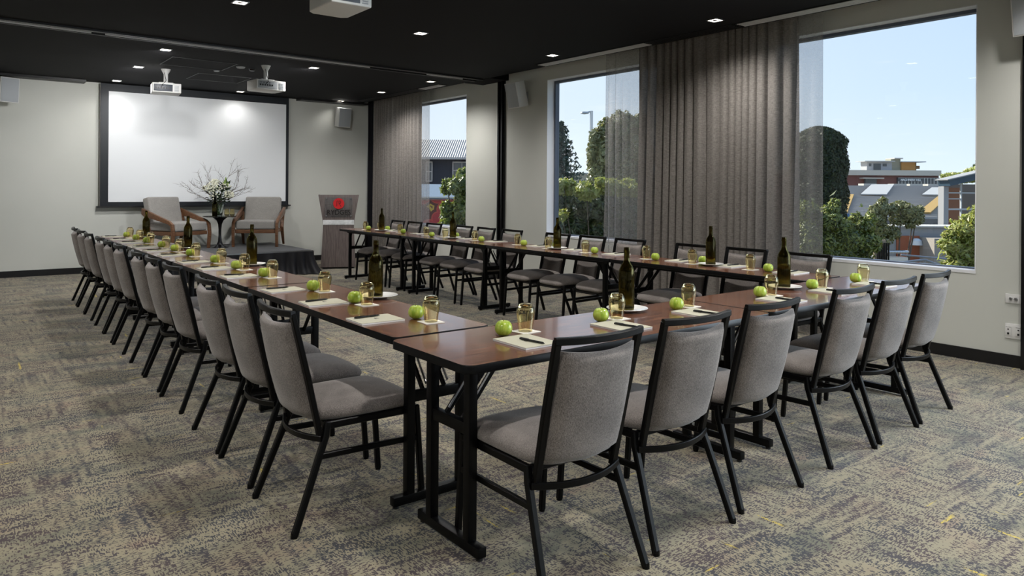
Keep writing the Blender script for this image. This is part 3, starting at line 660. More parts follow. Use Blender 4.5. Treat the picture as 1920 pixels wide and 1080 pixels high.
# ------------------------------------------------------------------ banquet chairs  (local front = +y)
def sq(a, e): return math.copysign(abs(a)**e, a)
def make_chair(lab):
    t = empty('banquet_chair', lab, 'chair')
    # seat pad: rounded slab with waterfall front
    NU, NV = 36, 10; vs = []; fs = []
    for j in range(NV+1):
        ph = -math.pi/2+math.pi*j/NV; rr = math.cos(ph)**.42 if math.cos(ph) > 1e-6 else 0; zz = sq(math.sin(ph), .8)
        for i in range(NU):
            a = 2*math.pi*i/NU; x = sq(math.cos(a), .42)*rr; y = sq(math.sin(a), .5)*rr
            wd = .205+.018*(y*.5+.5); X = x*wd; Y = .052+y*.250-(.022*(1-x*x) if y < 0 else 0)*min(1, -y*1.5)
            dome = .018*(1-x*x)*(1-y*y)
            Z = .440+zz*(.036 if y > -.5 else .036+.012*(-y-.5)*(zz < 0))+(dome if zz > 0 else 0)-(.018*max(0, y-.55)/.45 if True else 0)
            vs.append((X, Y, Z))
    for j in range(NV):
        for i in range(NU): k = (i+1) % NU; fs.append((j*NU+i, j*NU+k, (j+1)*NU+k, (j+1)*NU+i))
    MB().add(vs, fs).build('seat', M['chair'], t, smooth=180)
    # backrest pad, curved
    def stile(z): return -.165-(z-.35)*(.125/.525)
    NU, NV = 14, 16
    vs = []; fs = []
    for side in (0, 1):
        for j in range(NV+1):
            v = j/NV; z0 = .418+(.824-.418)*v
            for i in range(NU+1):
                u = i/NU*2-1
                hw = .166
                edge = min(1, (1-abs(u))*6+.0)*min(1, (1-abs(2*v-1))*9)
                th = .006+.020*min(1, edge)**.5
                bow = -.030*(1-u*u)+(-.008*math.sin(math.pi*min(1, v*1.05)))
                zz = z0+(-.012*(1-u*u) if v > .9 else 0)*((v-.9)/.1 if v > .9 else 0)
                zz += (.02*u*u if v < .1 else 0)*(1-v*10 if v < .1 else 0)
                y = stile(z0)+bow+(th if side else -th)
                vs.append((u*hw, y, zz))
    n1 = (NU+1)*(NV+1)
    for j in range(NV):
        for i in range(NU):
            a = j*(NU+1)+i; fs.append((a, a+1, a+NU+2, a+NU+1)); fs.append((n1+a, n1+a+NU+1, n1+a+NU+2, n1+a+1))
    for i in range(NU):
        for a, c in ((i, i+1), (NV*(NU+1)+i, NV*(NU+1)+i+1)): fs.append((a, c, n1+c, n1+a))
    for j in range(NV):
        for q in (0, NU): a, c = j*(NU+1)+q, (j+1)*(NU+1)+q; fs.append((a, c, n1+c, n1+a))
    MB().add(vs, fs).build('backrest', M['chair'], t, smooth=180)
    # frame of the back: two stiles and a bowed top rail
    o = MB()
    for s in (-1, 1): o.bar([(s*.178, stile(.35), .35), (s*.182, stile(.6)+.004, .6), (s*.186, stile(.86)-.0, .862)], .022, .030, up=(1, 0, 0))
    rail = [(x, stile(.862)-.028*(1-(x/.197)**2), .862-.004*(1-(x/.197)**2)) for x in [-.197+.394*i/12 for i in range(13)]]
    o.bar(rail, .022, .026)
    o.build('back_frame', M['steel_black'], t)
    o = MB().bar([(-.192, -.15, .40), (-.205, .268, .402)], .022, .030).bar([(.192, -.15, .40), (.205, .268, .402)], .022, .030).bar([(-.205, .262, .402), (.205, .262, .402)], .022, .026).bar([(-.192, -.14, .40), (.192, -.14, .40)], .02, .026)
    o.build('seat_frame', M['steel_black'], t)
    for s in (-1, 1):
        MB().bar([(s*.193, -.140, .413), (s*.198, -.150, .36), (s*.228, -.288, .008)], .026, .026, up=(1, 0, 0)).lathe([(0, 0), (.014, 0), (.013, .02)], 10, (s*.228, -.289, 0)).build('leg', M['steel_black'], t)
        MB().bar([(s*.205, .262, .413), (s*.207, .292, .008)], .025, .025, up=(1, 0, 0)).lathe([(0, 0), (.013, 0), (.012, .02)], 10, (s*.207, .292, 0)).build('leg', M['steel_black'], t)
        MB().bar([(s*.205, -.178, .285), (s*.206, .276, .275)], .018, .024).build('stretcher', M['steel_black'], t)
    br = [(x, -.168-.055*(1-(x/.2)**2), .352-.006*(1-(x/.2)**2)) for x in [-.2+.4*i/12 for i in range(13)]]
    MB().bar(br, .014, .024).build('rear_brace', M['steel_black'], t)
    return t
CL, CR, CF = 'banquet chairs along the left row', 'banquet chairs along the window side row', 'banquet chairs along the near row'
ch = make_chair('grey padded banquet chair, nearest to the camera in the left row')
YL = [2.975, 3.55, 4.08, 4.89, 5.46, 5.99, 6.79, 7.33, 7.85, 8.62, 9.19, 9.74]
ch.location = (1.345, YL[0], 0); ch.rotation_euler = (0, 0, R(-90)); ch['group'] = CL
rnd = random.Random(11)
for i, y in enumerate(YL[1:], 2):
    lab = 'grey padded banquet chair, %s from the camera in the left row' % ordn[i-1]
    if i == 12: lab = 'grey padded banquet chair at the far end of the left row, nearest the wall'
    dup(ch, (1.352+.005*i, y, 0), R(-90+rnd.uniform(-2, 2)), lab, CL)
XF = [1.765, 2.315, 2.868, 3.637, 4.185, 4.717]
nF = ['leftmost, closest to the camera', 'second from the left', 'third from the left', 'third from the right', 'second from the right', 'rightmost, by the window wall']
for i, x in enumerate(XF): dup(ch, (x, 2.075+.027*i+(.01 if i > 2 else 0), 0), R([-2, -1, 0, 1, 1, 2][i]), 'grey padded banquet chair in the near row, '+nF[i], CF)
YR = [3.10, 3.65, 4.17, 4.98, 5.51, 6.03, 6.86, 7.40, 7.90, 8.66, 9.18, 9.68]
for i, y in enumerate(YR):
    lab = 'grey padded banquet chair, %s from the camera in the window row' % ordn[i]
    if i == 0: lab = 'grey padded banquet chair, nearest in the window row, under the big window'
    if i == 11: lab = 'grey padded banquet chair, farthest in the window row, near the lectern'
    dup(ch, (4.99+rnd.uniform(-.01, .02), y, 0), R(90+rnd.uniform(-2, 2)), lab, CR)
# ------------------------------------------------------------------ place settings
def make_tumbler(lab):
    # upturned amber tumbler: rim down
    outer = [(.0300, 0), (.0322, .015), (.0358, .045), (.0388, .062), (.0400, .077), (.0390, .090), (.0355, .102), (.0290, .113), (.0245, .1185), (.0228, .1195)]
    inner = [(.0215, .1175), (.0, .112)]
    prof = [(.0282, 0)]+outer+[(.012, .1185), (0, .1180)]
    innr = [(.0282, 0), (.0302, .015), (.0336, .045), (.0366, .062), (.0378, .077), (.0368, .089), (.0332, .099), (.0265, .106), (.020, .1085), (0, .109)]
    o = MB(); o.lathe(outer and [(.0282, 0)]+outer+[(.012, .1188), (.0001, .1185)], 32); o.lathe(innr[:-1]+[(.0001, .109)], 32)
    g = o.build('glass_tumbler', M['amber'], smooth=60); return tag(g, lab, 'glass', 'upturned amber tumblers on the tables')
def make_apple(lab):
    a = empty('green_apple', lab, 'apple', group='green apples on the tables')
    pr_ = []
    for i in range(21):
        th = math.pi*i/20; r = .0372*math.sin(th)**.82*(1+.05*math.cos(th)); z = -.0335*math.cos(th)
        z += -.011*math.exp(-(r/.011)**2) if th > 1.57 else .008*math.exp(-(r/.010)**2); pr_.append((max(r, .00001), z+.0325))
    pr_[0] = (.00001, pr_[0][1]); 
    MB().lathe(pr_, 30, fn=lambda a_, r, z: 1+.010*math.cos(5*a_)*(.4+abs(z-.033)*12)).build('apple_flesh', M['apple'], a, smooth=180)
    MB().tube([(0, 0, .052), (.001, 0, .062), (.005, .002, .072)], .0013, 6).build('stem', M['stem'], a)
    return a
def make_notebook(lab):
    n = empty('notebook', lab, 'notepad', group='notepads on the tables')
    MB().box(-.088, .088, -.108, .108, 0, .007).build('pages', M['paper'], n, smooth=0)
    c = MB().box(-.089, .089, -.109, .109, .007, .0082).build('cover', M['card'], n, smooth=0, label='beige cover')
    MB().tube([(-.012, -.004, .0085), (-.006, .004, .0085), (0, -.003, .0085), (.006, .004, .0085), (.012, -.002, .0085)], .0012, 5).box(-.016, .016, -.012, -.010, .0082, .0088).build('emblem', M['ink'], c, smooth=0)
    return n
def make_pen(lab):
    p = empty('ballpoint_pen', lab, 'pen', group='black pens on the notepads')
    MB().tube([(0, -.068, .0045), (0, -.056, .005), (0, .05, .005), (0, .066, .005)], .0048, 10, scales=[.25, .9, 1, .8]).build('barrel', M['pen'], p)
    MB().box(-.0012, .0012, .018, .062, .0095, .0112).build('clip', M['pen'], p, smooth=0)
    return p
def make_bottle(lab):
    out = [(.0001, .006), (.030, .001), (.038, .003), (.0398, .012), (.040, .05), (.040, .185), (.0375, .205), (.029, .224), (.0185, .240), (.0145, .256), (.0140, .292), (.0158, .294), (.0158, .304), (.0142, .306), (.0140, .318)]
    inn = [(.0118, .318), (.0118, .258), (.0158, .240), (.0265, .222), (.035, .203), (.0375, .185), (.0375, .015), (.034, .010), (.0001, .018)]
    b_ = empty('water_bottle', lab, 'bottle', group='dark green bottles on the tables')
    MB().lathe(out+inn, 32).build('bottle_glass', M['bottle'], b_, smooth=50)
    return b_
def make_plate(lab):
    p = MB().lathe([(.0001, .001), (.055, .001), (.062, .004), (.095, .013), (.105, .017), (.104, .0185), (.094, .0155), (.062, .007), (.055, .0045), (.0001, .0045)], 40)
    return tag(p.build('plate', M['porcelain'], smooth=60), lab, 'plate', 'white plates under the bottles')
def make_coaster(lab): return tag(MB().box(-.048, .048, -.048, .048, 0, .0022).build('coaster', M['coaster'], smooth=0), lab, 'coaster', 'square coasters under the tumblers')
protos = {}
def put(kind, maker, loc, rz, lab):
    if kind not in protos:
        o = maker(lab); protos[kind] = o; o.location = loc; o.rotation_euler = (0, 0, rz); return o
    return dup(protos[kind], loc, rz, lab)
rnd = random.Random(3); Z = TH+.0006
def setting(gx, gy, ax, ay, d, seat):
    """d: unit vector from table toward the sitter; seat: words naming the seat"""
    fx, fy = d; sx_, sy_ = -fy, fx
    ang = math.atan2(fy, fx)+math.pi/2
    put('co', make_coaster, (gx, gy, Z), ang+rnd.uniform(-.12, .12), 'square cream coaster under the tumbler, '+seat)
    put('gl', make_tumbler, (gx, gy, Z+.0026), 0, 'upturned amber tumbler, '+seat)
    put('ap', make_apple, (ax, ay, Z-.0005), rnd.uniform(0, 6), 'shiny green apple, '+seat)
    return ang
GL = [(1.756, 2.896), (1.735, 3.513), (1.752, 4.101), (1.730, 4.93), (1.727, 5.517), (1.719, 6.079), (1.706, 6.802), (1.706, 7.381), (1.698, 7.899), (1.698, 8.62), (1.690, 9.16), (1.690, 9.73)]
AP = [(1.745, 3.005), (1.711, 3.600), (1.713, 4.175), (1.699, 5.005), (1.693, 5.605), (1.692, 6.155), (1.68, 6.885), (1.68, 7.465), (1.675, 7.985), (1.675, 8.705), (1.668, 9.245), (1.668, 9.815)]
def seatname(i, row): return '%s seat from the camera in the %s' % (ordn[i], row)
for i in range(12):
    s_ = seatname(i, 'left row'); ax, ay = AP[i]; gx, gy = GL[i]
    ang = setting(gx, gy, ax, ay+.01, (-1, 0), s_)
    nx, ny = 1.575-.0055*(gy-3), gy+.18+(.0 if i else 0)
    if i == 0: nx, ny = 1.568, 3.085
    n = put('nb', make_notebook, (nx, ny, Z), R(90)+rnd.uniform(-.05, .05), 'beige notepad, '+s_)
    put('pe', make_pen, (nx-.02, ny+.045, Z+.0084), R(90)+rnd.uniform(-.2, .2), 'black pen on the notepad, '+s_)
GR = [(4.927, 3.366), (4.904, 3.91), (4.895, 4.412), (4.885, 5.186), (4.90, 5.763), (4.94, 6.328), (4.915, 7.121), (4.88, 7.72), (4.86, 8.15), (4.86, 8.842), (4.92, 9.55), (4.81, 9.79)]
AR = [(4.92, 3.206), (5.01, 3.885), (4.889, 4.300), (4.90, 5.075), (5.03, 5.79), (4.917, 6.190), (4.87, 6.925), (5.01, 7.67), (4.81, 7.93), (4.84, 8.72), (5.015, 9.50), (4.80, 9.68)]
for i in range(12):
    s_ = seatname(i, 'window row'); gx, gy = GR[i]; ax, ay = AR[i]
    setting(gx, gy, ax, ay, (1, 0), s_)
    ny = gy-.30
    n = put('nb', make_notebook, (5.00, ny, Z), R(-90)+rnd.uniform(-.05, .05), 'beige notepad, '+s_)
    put('pe', make_pen, (5.03, ny-.01, Z+.0084), R(-90)+rnd.uniform(-.2, .2), 'black pen on the notepad, '+s_)
GF = [(1.971, 2.466), (2.525, 2.460), (3.098, 2.493), (3.832, 2.476), (4.396, 2.478), (4.946, 2.488)]
AF = [(1.846, 2.457), (2.412, 2.452), (2.968, 2.465), (3.718, 2.475), (4.292, 2.485), (4.862, 2.500)]
for i in range(6):
    s_ = ['leftmost seat', 'second seat from the left', 'third seat from the left', 'fourth seat from the left', 'fifth seat from the left', 'rightmost seat'][i]+' of the near row'
    gx, gy = GF[i]; ax, ay = AF[i]
    setting(gx, gy, ax, ay, (0, -1), s_)
    nx, ny = gx-.137, 2.288+.012*i
    put('nb', make_notebook, (nx, ny, Z), rnd.uniform(-.04, .04), 'beige notepad, '+s_)
    put('pe', make_pen, (nx+.0, ny-.035, Z+.0084), R(8)+rnd.uniform(-.1, .1), 'black pen on the notepad, '+s_)
for i, (x, y) in enumerate([(1.886, 3.708), (1.868, 5.79), (1.860, 7.72), (1.845, 9.62)]):
    s_ = '%s table of the left row' % ['nearest', 'second', 'third', 'farthest'][i]
    put('pl', make_plate, (x+.02 if i == 0 else x, y, Z), 0, 'round white plate under the bottle on the '+s_)
    put('bo', make_bottle, (x, y, Z+.0055), 0, 'dark green glass bottle on the '+s_)
for i, (x, y) in enumerate([(4.925, 3.74), (4.935, 5.66), (4.885, 7.555), (4.868, 9.40)]):
    s_ = '%s table of the window side row' % ['nearest', 'second', 'third', 'farthest'][i]
    put('pl', make_plate, (x, y, Z), 0, 'round white plate under the bottle on the '+s_)
    put('bo', make_bottle, (x, y, Z+.0055), 0, 'dark green glass bottle on the '+s_)
for i, (x, y) in enumerate([(2.728, 2.60), (4.170, 2.615)]):
    s_ = '%s table of the near row' % ['left', 'right'][i]
    put('pl', make_plate, (x, y-.015, Z), 0, 'round white plate under the bottle on the '+s_)
    put('bo', make_bottle, (x, y-.01, Z+.0055), 0, 'dark green glass bottle on the '+s_)
put('bo', make_bottle, (3.33, 12.16, TT+.001), 0, 'dark bottle standing by the vase on the black pedestal table')
for i, (x, y) in enumerate([(3.515, 12.15), (3.60, 12.15)]):
    g = put('gl', make_tumbler, (x, y, TT+.0015+.12), 0, 'upright amber tumbler on the black pedestal table, %s one' % ['left', 'right'][i])
    g.rotation_euler = (R(180), 0, 0)
#OUTDOOR
# ------------------------------------------------------------------ outside the windows (street level is one storey down)
GZ = -4.6
FWV = Vector((math.sin(R(YAW)), math.cos(R(YAW)), 0)); RTV = Vector((math.cos(R(YAW)), -math.sin(R(YAW)), 0))
def hz(px): return HY+.007*(px-CX)
class Site:
    """a place at distance D, turned parallel to the far street: local x right, y away, z up from the ground"""
    def __init__(s, name, label, cat, px, D, base=GZ, group=None, rz=0):
        s.px, s.D, s.base = px, D, base
        p = FWV*D+RTV*((px-CX)*D/F)
        s.o = empty(name, label, cat, (p.x, p.y, base), R(-YAW)+rz, group)
    def x(s, px, D=None): return (px-CX)*(D or s.D)/F-(s.px-CX)*s.D/F
    def z(s, py, px=None, D=None): return CAMH+(hz(px or s.px)-py)*(D or s.D)/F-s.base
struct('ground', MB().box(WX+.6, 260, -120, 260, GZ-.3, GZ), mat('asphalt', (.16, .17, .15), .9)); bpy.data.objects['ground'].name = 'ground'
def leafmat(name, cols, tl=.35, rough=.45, gl=.08):
    m = bpy.data.materials.new(name); m.use_nodes = True; nt = m.node_tree; nt.nodes.clear()
    g = N(nt, 'ShaderNodeNewGeometry'); rr = ramp(nt, [(i/(len(cols)-1), c) for i, c in enumerate(cols)], g.outputs['Random Per Island'])
    d = N(nt, 'ShaderNodeBsdfDiffuse'); t = N(nt, 'ShaderNodeBsdfTranslucent'); q = N(nt, 'ShaderNodeBsdfGlossy'); q.inputs['Roughness'].default_value = rough
    nt.links.new(rr.outputs[0], d.inputs[0]); nt.links.new(rr.outputs[0], t.inputs[0])
    x = N(nt, 'ShaderNodeMixShader'); x.inputs[0].default_value = tl; nt.links.new(d.outputs[0], x.inputs[1]); nt.links.new(t.outputs[0], x.inputs[2])
    y = N(nt, 'ShaderNodeMixShader'); y.inputs[0].default_value = gl; nt.links.new(x.outputs[0], y.inputs[1]); nt.links.new(q.outputs[0], y.inputs[2])
    o = N(nt, 'ShaderNodeOutputMaterial'); nt.links.new(y.outputs[0], o.inputs[0]); return m
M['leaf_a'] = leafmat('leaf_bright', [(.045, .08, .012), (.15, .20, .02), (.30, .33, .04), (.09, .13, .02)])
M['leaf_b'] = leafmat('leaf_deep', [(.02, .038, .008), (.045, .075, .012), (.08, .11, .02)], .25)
M['leaf_f'] = leafmat('leaf_darkest', [(.008, .016, .005), (.02, .032, .008), (.035, .05, .012)], .1, gl=.03)
M['leaf_c'] = leafmat('leaf_olive', [(.09, .11, .025), (.17, .18, .05), (.27, .26, .08)], .3)
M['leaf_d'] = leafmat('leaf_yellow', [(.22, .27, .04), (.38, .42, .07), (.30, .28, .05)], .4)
M['leaf_e'] = leafmat('leaf_conifer', [(.012, .035, .025), (.03, .07, .045)], .1)
M['bark'] = mat('bark', (.09, .07, .055), .85)
def leaves(rnd, blobs, n, L, w, mb=None):
    """blobs: (cx,cy,cz,rx,ry,rz)"""
    o = mb or MB(); tot = sum((b[3]*b[5])**1.0 for b in blobs)
    for cx, cy, cz, rx_, ry_, rz_ in blobs:
        for _ in range(int(n*(rx_*rz_)/tot)):
            v = Vector([rnd.gauss(0, 1) for _ in range(3)]).normalized(); k = rnd.uniform(.35, 1)**.45
            c = Vector((cx+v.x*rx_*k, cy+v.y*ry_*k, cz+v.z*rz_*k))
            nn = (v+Vector([rnd.uniform(-.9, .9) for _ in range(3)])+Vector((0, 0, .35))).normalized()
            a = nn.cross(Vector([rnd.uniform(-1, 1) for _ in range(3)])).normalized(); b_ = nn.cross(a)
            l_, w_ = L*rnd.uniform(.6, 1.2), w*rnd.uniform(.7, 1.2)
            o.add([c-a*l_/2, c+b_*w_/2-nn*w_*.2, c+a*l_/2, c-b_*w_/2-nn*w_*.2], [(0, 1, 2), (0, 2, 3)])
    return o
def tree(label, cat, px, D, blobs, n, L, w, m, seed, trunk=.12, name='tree', group=None, extra=0):
    """blobs in photo pixels (px,py,half width,half height) at distance D"""
    s = Site(name, label, cat, px, D, group=group); rnd = random.Random(seed); k = D/F; bl = []
    for bx, by, hw, hh in blobs:
        bl.append((s.x(bx), rnd.uniform(-.3, .3)*hw*k, s.z(by, bx), hw*k, hw*k*.9, hh*k))
    big = []
    for b in bl:   # break every mass into clumps
        for _ in range(9):
            v = Vector([rnd.gauss(0, 1) for _ in range(3)]).normalized()
            big.append((b[0]+v.x*b[3]*.62, b[1]+v.y*b[4]*.62, b[2]+v.z*b[5]*.62, b[3]*.52, b[4]*.52, b[5]*.52))
    lf = leaves(rnd, big, int(n*3.2), L*.68, w*.66)
    if name in ('shrub', 'hedge') and trunk > .06:   # bushy down to the ground
        zl = min(b[2] for b in bl)
        for b in bl:
            if b[2] < zl+.9: leaves(rnd, [(b[0], b[1], (b[2]-b[5]*.4)*(q+.5)/3, b[3]*1.05, b[4]*1.05, b[2]/4.5) for q in range(3)], 1100, L, w, lf)
    lf.build('foliage', m, s.o, smooth=0)
    o = MB()
    for b in bl: o.tube([(0, 0, 0), (b[0]*.3, b[1]*.3, b[2]*.5), (b[0], b[1], b[2]+b[5]*.1)], trunk*.6, 7, scales=[1, .6, .15])
    o.build('trunk', M['bark'], s.o); return s
# --- seen through the far window
tree('broad-leaved tree close outside the far narrow window', 'tree', 872, 16, [(868, 352, 30, 34), (852, 400, 26, 30), (885, 395, 34, 40), (840, 350, 12, 14), (838, 425, 18, 16), (880, 440, 40, 20)], 2600, .26, .15, M['leaf_a'], 1)
s = Site('house', 'dark navy house with a grey corrugated roof beyond the far window', 'house', 840, 40)
M['navy'] = mat('navy_cladding', (.018, .022, .032), .7); M['roof'] = mat('zinc_roof', (.27, .27, .27), .5); M['off'] = mat('painted_trim', (.42, .41, .38), .6)
MB().box(s.x(690), s.x(930), 0, 8, 0, s.z(298)).build('wall', M['navy'], s.o, smooth=0)
o = MB(); n = 120; vs = []; x0, x1 = s.x(680), s.x(940)
zr = CAMH+(hz(840)-262)*44.5/F-GZ; zrr = zr
for i in range(n+1):
    x = x0+(x1-x0)*i/n; d = .05 if i % 2 else 0
    vs += [(x, -.5, s.z(297)-d), (x, 4.5, zr-d), (x, 9.5, s.z(297)-d)]
fs = []
for i in range(n): a = i*3; fs += [(a, a+3, a+4, a+1), (a+1, a+4, a+5, a+2)]
o.add(vs, fs).build('roof', M['roof'], s.o, smooth=0, solid=.05)
MB().box(x0, x1, -.55, -.45, s.z(299.5), s.z(295.5)).build('gutter', M['off'], s.o, smooth=0)
M['dkglass'] = mat('dark_window_glass', (.06, .07, .08), .15)
for a, c, t_, b_ in ((848, 884, 303, 336), (798, 811, 303, 341)):
    f = MB(); w_ = .06; X0, X1, Z0, Z1 = s.x(a), s.x(c), s.z(b_), s.z(t_)
    f.box(X0, X0+w_, -.06, 0, Z0, Z1).box(X1-w_, X1, -.06, 0, Z0, Z1).box(X0, X1, -.06, 0, Z1-w_, Z1).box(X0, X1, -.06, 0, Z0, Z0+w_).box((X0+X1)/2-w_/3, (X0+X1)/2+w_/3, -.05, 0, Z0, Z1).box(X0, X1, -.05, 0, (Z0+Z1)/2-w_/3, (Z0+Z1)/2+w_/3)
    w = f.build('window', M['off'], s.o, smooth=0); MB().box(X0, X1, -.03, -.01, Z0, Z1).build('pane', M['dkglass'], w, smooth=0)
s = Site('street_awning', 'slate blue awning roof over a red painted shopfront below the navy house', 'awning', 830, 33)
MB().add([(s.x(740), 0, s.z(369)), (s.x(900), 0, s.z(369)), (s.x(900), 2.4, s.z(345)), (s.x(740), 2.4, s.z(345)), (s.x(740), 0, s.z(371)), (s.x(900), 0, s.z(371)), (s.x(900), 2.4, s.z(347)), (s.x(740), 2.4, s.z(347))], [(0, 1, 2, 3), (4, 7, 6, 5), (0, 4, 5, 1), (1, 5, 6, 2), (2, 6, 7, 3), (3, 7, 4, 0)]).build('awning_roof', mat('slate_blue', (.10, .15, .21), .5), s.o, smooth=0)
MB().box(s.x(740), s.x(900), -.05, .05, s.z(372), s.z(369)).build('fascia', M['off'], s.o, smooth=0)
mm = mat('shopfront_paint', (.35, .03, .03), .6); nt, b = P(mm); v = N(nt, 'ShaderNodeTexVoronoi'); v.inputs['Scale'].default_value = 1.6; nt.links.new(objc(nt), v.inputs['Vector'])
rr = ramp(nt, [(.0, (.32, .03, .03)), (.55, (.42, .06, .04)), (.62, (.10, .03, .02)), (.8, (.45, .30, .05)), (.9, (.14, .05, .04))], v.outputs['Distance'], 'CONSTANT'); nt.links.new(rr.outputs[0], b.inputs['Base Color'])
MB().box(s.x(740), s.x(900), .2, 2.3, 0, s.z(376)).build('shopfront', mm, s.o, smooth=0)
# --- seen through the middle window
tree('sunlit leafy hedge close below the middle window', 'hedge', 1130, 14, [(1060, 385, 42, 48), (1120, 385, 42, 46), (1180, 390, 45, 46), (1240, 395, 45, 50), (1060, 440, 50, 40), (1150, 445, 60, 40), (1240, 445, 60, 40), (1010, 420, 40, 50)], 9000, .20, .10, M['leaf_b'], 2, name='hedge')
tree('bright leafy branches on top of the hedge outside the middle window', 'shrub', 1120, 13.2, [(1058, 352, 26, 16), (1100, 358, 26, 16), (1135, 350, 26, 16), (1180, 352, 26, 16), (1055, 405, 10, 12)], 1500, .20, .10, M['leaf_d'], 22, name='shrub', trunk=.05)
tree('tall clipped leafy tree behind the sheer curtain edge', 'tree', 1150, 24, [(1128, 300, 30, 42), (1140, 262, 28, 40), (1165, 260, 32, 50), (1160, 320, 44, 40), (1128, 340, 30, 30), (1115, 275, 16, 30), (1185, 300, 36, 60), (1190, 350, 40, 40), (1190, 240, 30, 30)], 7000, .24, .14, M['leaf_c'], 3)
s = Site('conifer_tree', 'dark layered pine tree seen at the left of the middle window', 'tree', 1052, 34)
o = MB(); rnd = random.Random(5); zt = s.z(236); zb_ = s.z(345)
for i in range(16):
    v = i/15; z = zt+(zb_-zt)*v; rad = .12+1.0*v**.8
    for q in range(11):
        a = rnd.uniform(0, 6.28); r_ = rad*rnd.uniform(.7, 1.1)
        for t_ in range(22):
            u = rnd.uniform(.1, 1); c = Vector((math.cos(a)*r_*u, math.sin(a)*r_*u, z+.12*u+rnd.uniform(-.05, .07)))
            d = Vector([rnd.uniform(-1, 1) for _ in range(3)]).normalized()*.11; e_ = Vector([rnd.uniform(-1, 1) for _ in range(3)]).normalized()*.05
            o.add([c-d, c+e_, c+d, c-e_], [(0, 1, 2), (0, 2, 3)])
o.build('foliage', M['leaf_e'], s.o, smooth=0); MB().tube([(0, 0, 0), (0, 0, zt)], .16, 8, scales=[1, .15]).build('trunk', M['bark'], s.o)
s = Site('street_lamp', 'grey street lamp post with a short arm rising behind the clipped tree', 'street lamp', 1108, 27)
MB().tube([(0, 0, 0), (0, 0, s.z(208))], .06, 8).build('pole', M['alu'], s.o)
MB().tube([(0, 0, s.z(209)), (s.x(1098), 0, s.z(211))], .03, 6).build('arm', M['alu'], s.o)
MB().lathe([(.001, -.05), (.16, -.02), (.14, .04), (.001, .07)], 12).build('lamp_head', M['grey_plastic'], s.o).location = (s.x(1095), 0, s.z(212))
s = Site('building', 'plain beige wall building behind the hedge and pine', 'building', 1080, 48)
MB().box(s.x(1062), s.x(1250), 0, 6, 0, s.z(325)).build('wall', mat('beige_render', (.42, .38, .29), .8), s.o, smooth=0)
MB().box(s.x(1060), s.x(1252), -.1, .1, s.z(327), s.z(324)).build('parapet', M['off'], s.o, smooth=0)
s = Site('building', 'pinkish brick building half hidden by the pine tree', 'building', 1030, 60)
MB().box(s.x(980), s.x(1063), 0, 6, 0, s.z(283)).build('wall', mat('pink_brick', (.30, .14, .12), .8), s.o, smooth=0)
o = MB()
for i in range(3): o.box(s.x(1040), s.x(1060), -.05, .02, s.z(312-i*11), s.z(307-i*11))
o.build('window', M['off'], s.o, smooth=0)
# --- seen through the nearest window
def clipped():
    s = Site('tree', 'tall dark clipped evergreen tree beside the right curtain edge', 'tree', 1535, 17)
    rnd = random.Random(9); o = MB(); k = 17/F
    for _ in range(34000):
        u = rnd.uniform(0, 1) if rnd.random() < .75 else rnd.uniform(1, 2.8); py = 238+u*210; half = (50 if u > .12 else 50*math.sqrt(max(0, u/.12))*.9+3)*k*(1+.05*math.sin(u*23)); a = rnd.uniform(0, 6.28); r_ = rnd.uniform(.82, 1.02)
        c = Vector((math.cos(a)*half*r_, math.sin(a)*half*r_, s.z(py, 1535)))
        if c.z < .05: continue
        nn = Vector((math.cos(a), math.sin(a), .3))+Vector([rnd.uniform(-.7, .7) for _ in range(3)]); nn.normalize()
        q = nn.cross(Vector([rnd.uniform(-1, 1) for _ in range(3)])).normalized(); b_ = nn.cross(q)
        o.add([c-q*.036, c+b_*.019, c+q*.036, c-b_*.019], [(0, 1, 2), (0, 2, 3)])
    o.build('foliage', M['leaf_f'], s.o, smooth=0)
    hw = 46*k
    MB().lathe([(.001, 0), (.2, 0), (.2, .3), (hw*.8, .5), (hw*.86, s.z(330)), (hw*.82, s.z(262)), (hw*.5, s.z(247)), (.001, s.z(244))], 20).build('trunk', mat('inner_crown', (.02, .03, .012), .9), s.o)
clipped()
tree('glossy leafy shrub below the nearest window at its left end', 'shrub', 1560, 9.2, [(1560, 430, 46, 40), (1600, 460, 44, 40), (1530, 460, 44, 50), (1558, 395, 22, 22), (1622, 415, 24, 26), (1520, 400, 22, 30), (1600, 500, 46, 26), (1540, 500, 50, 30)], 6500, .105, .045, M['leaf_a'], 10, name='shrub')
tree('olive brown straggly tree in front of the grandstand', 'tree', 1680, 22, [(1650, 405, 24, 24), (1690, 400, 30, 22), (1660, 440, 28, 26), (1712, 412, 22, 18), (1638, 425, 18, 20), (1655, 385, 12, 16), (1720, 395, 10, 14)], 2600, .20, .09, M['leaf_c'], 11)
tree('yellow green leafy shrub below the nearest window at its right end', 'shrub', 1808, 9.0, [(1815, 425, 36, 26), (1795, 455, 40, 26), (1825, 470, 34, 34), (1805, 500, 30, 22), (1840, 430, 30, 50), (1780, 445, 14, 12)], 3800, .105, .05, M['leaf_d'], 12, name='shrub')
tree('rounded yellow green tree crown above the blue-edged roof', 'tree', 1830, 62, [(1840, 328, 50, 15), (1800, 333, 30, 10)], 2600, .50, .28, M['leaf_d'], 13)
tree('small dark tree top at the right edge above the round crown', 'tree', 1840, 90, [(1840, 308, 16, 12)], 500, .5, .3, M['leaf_b'], 14)
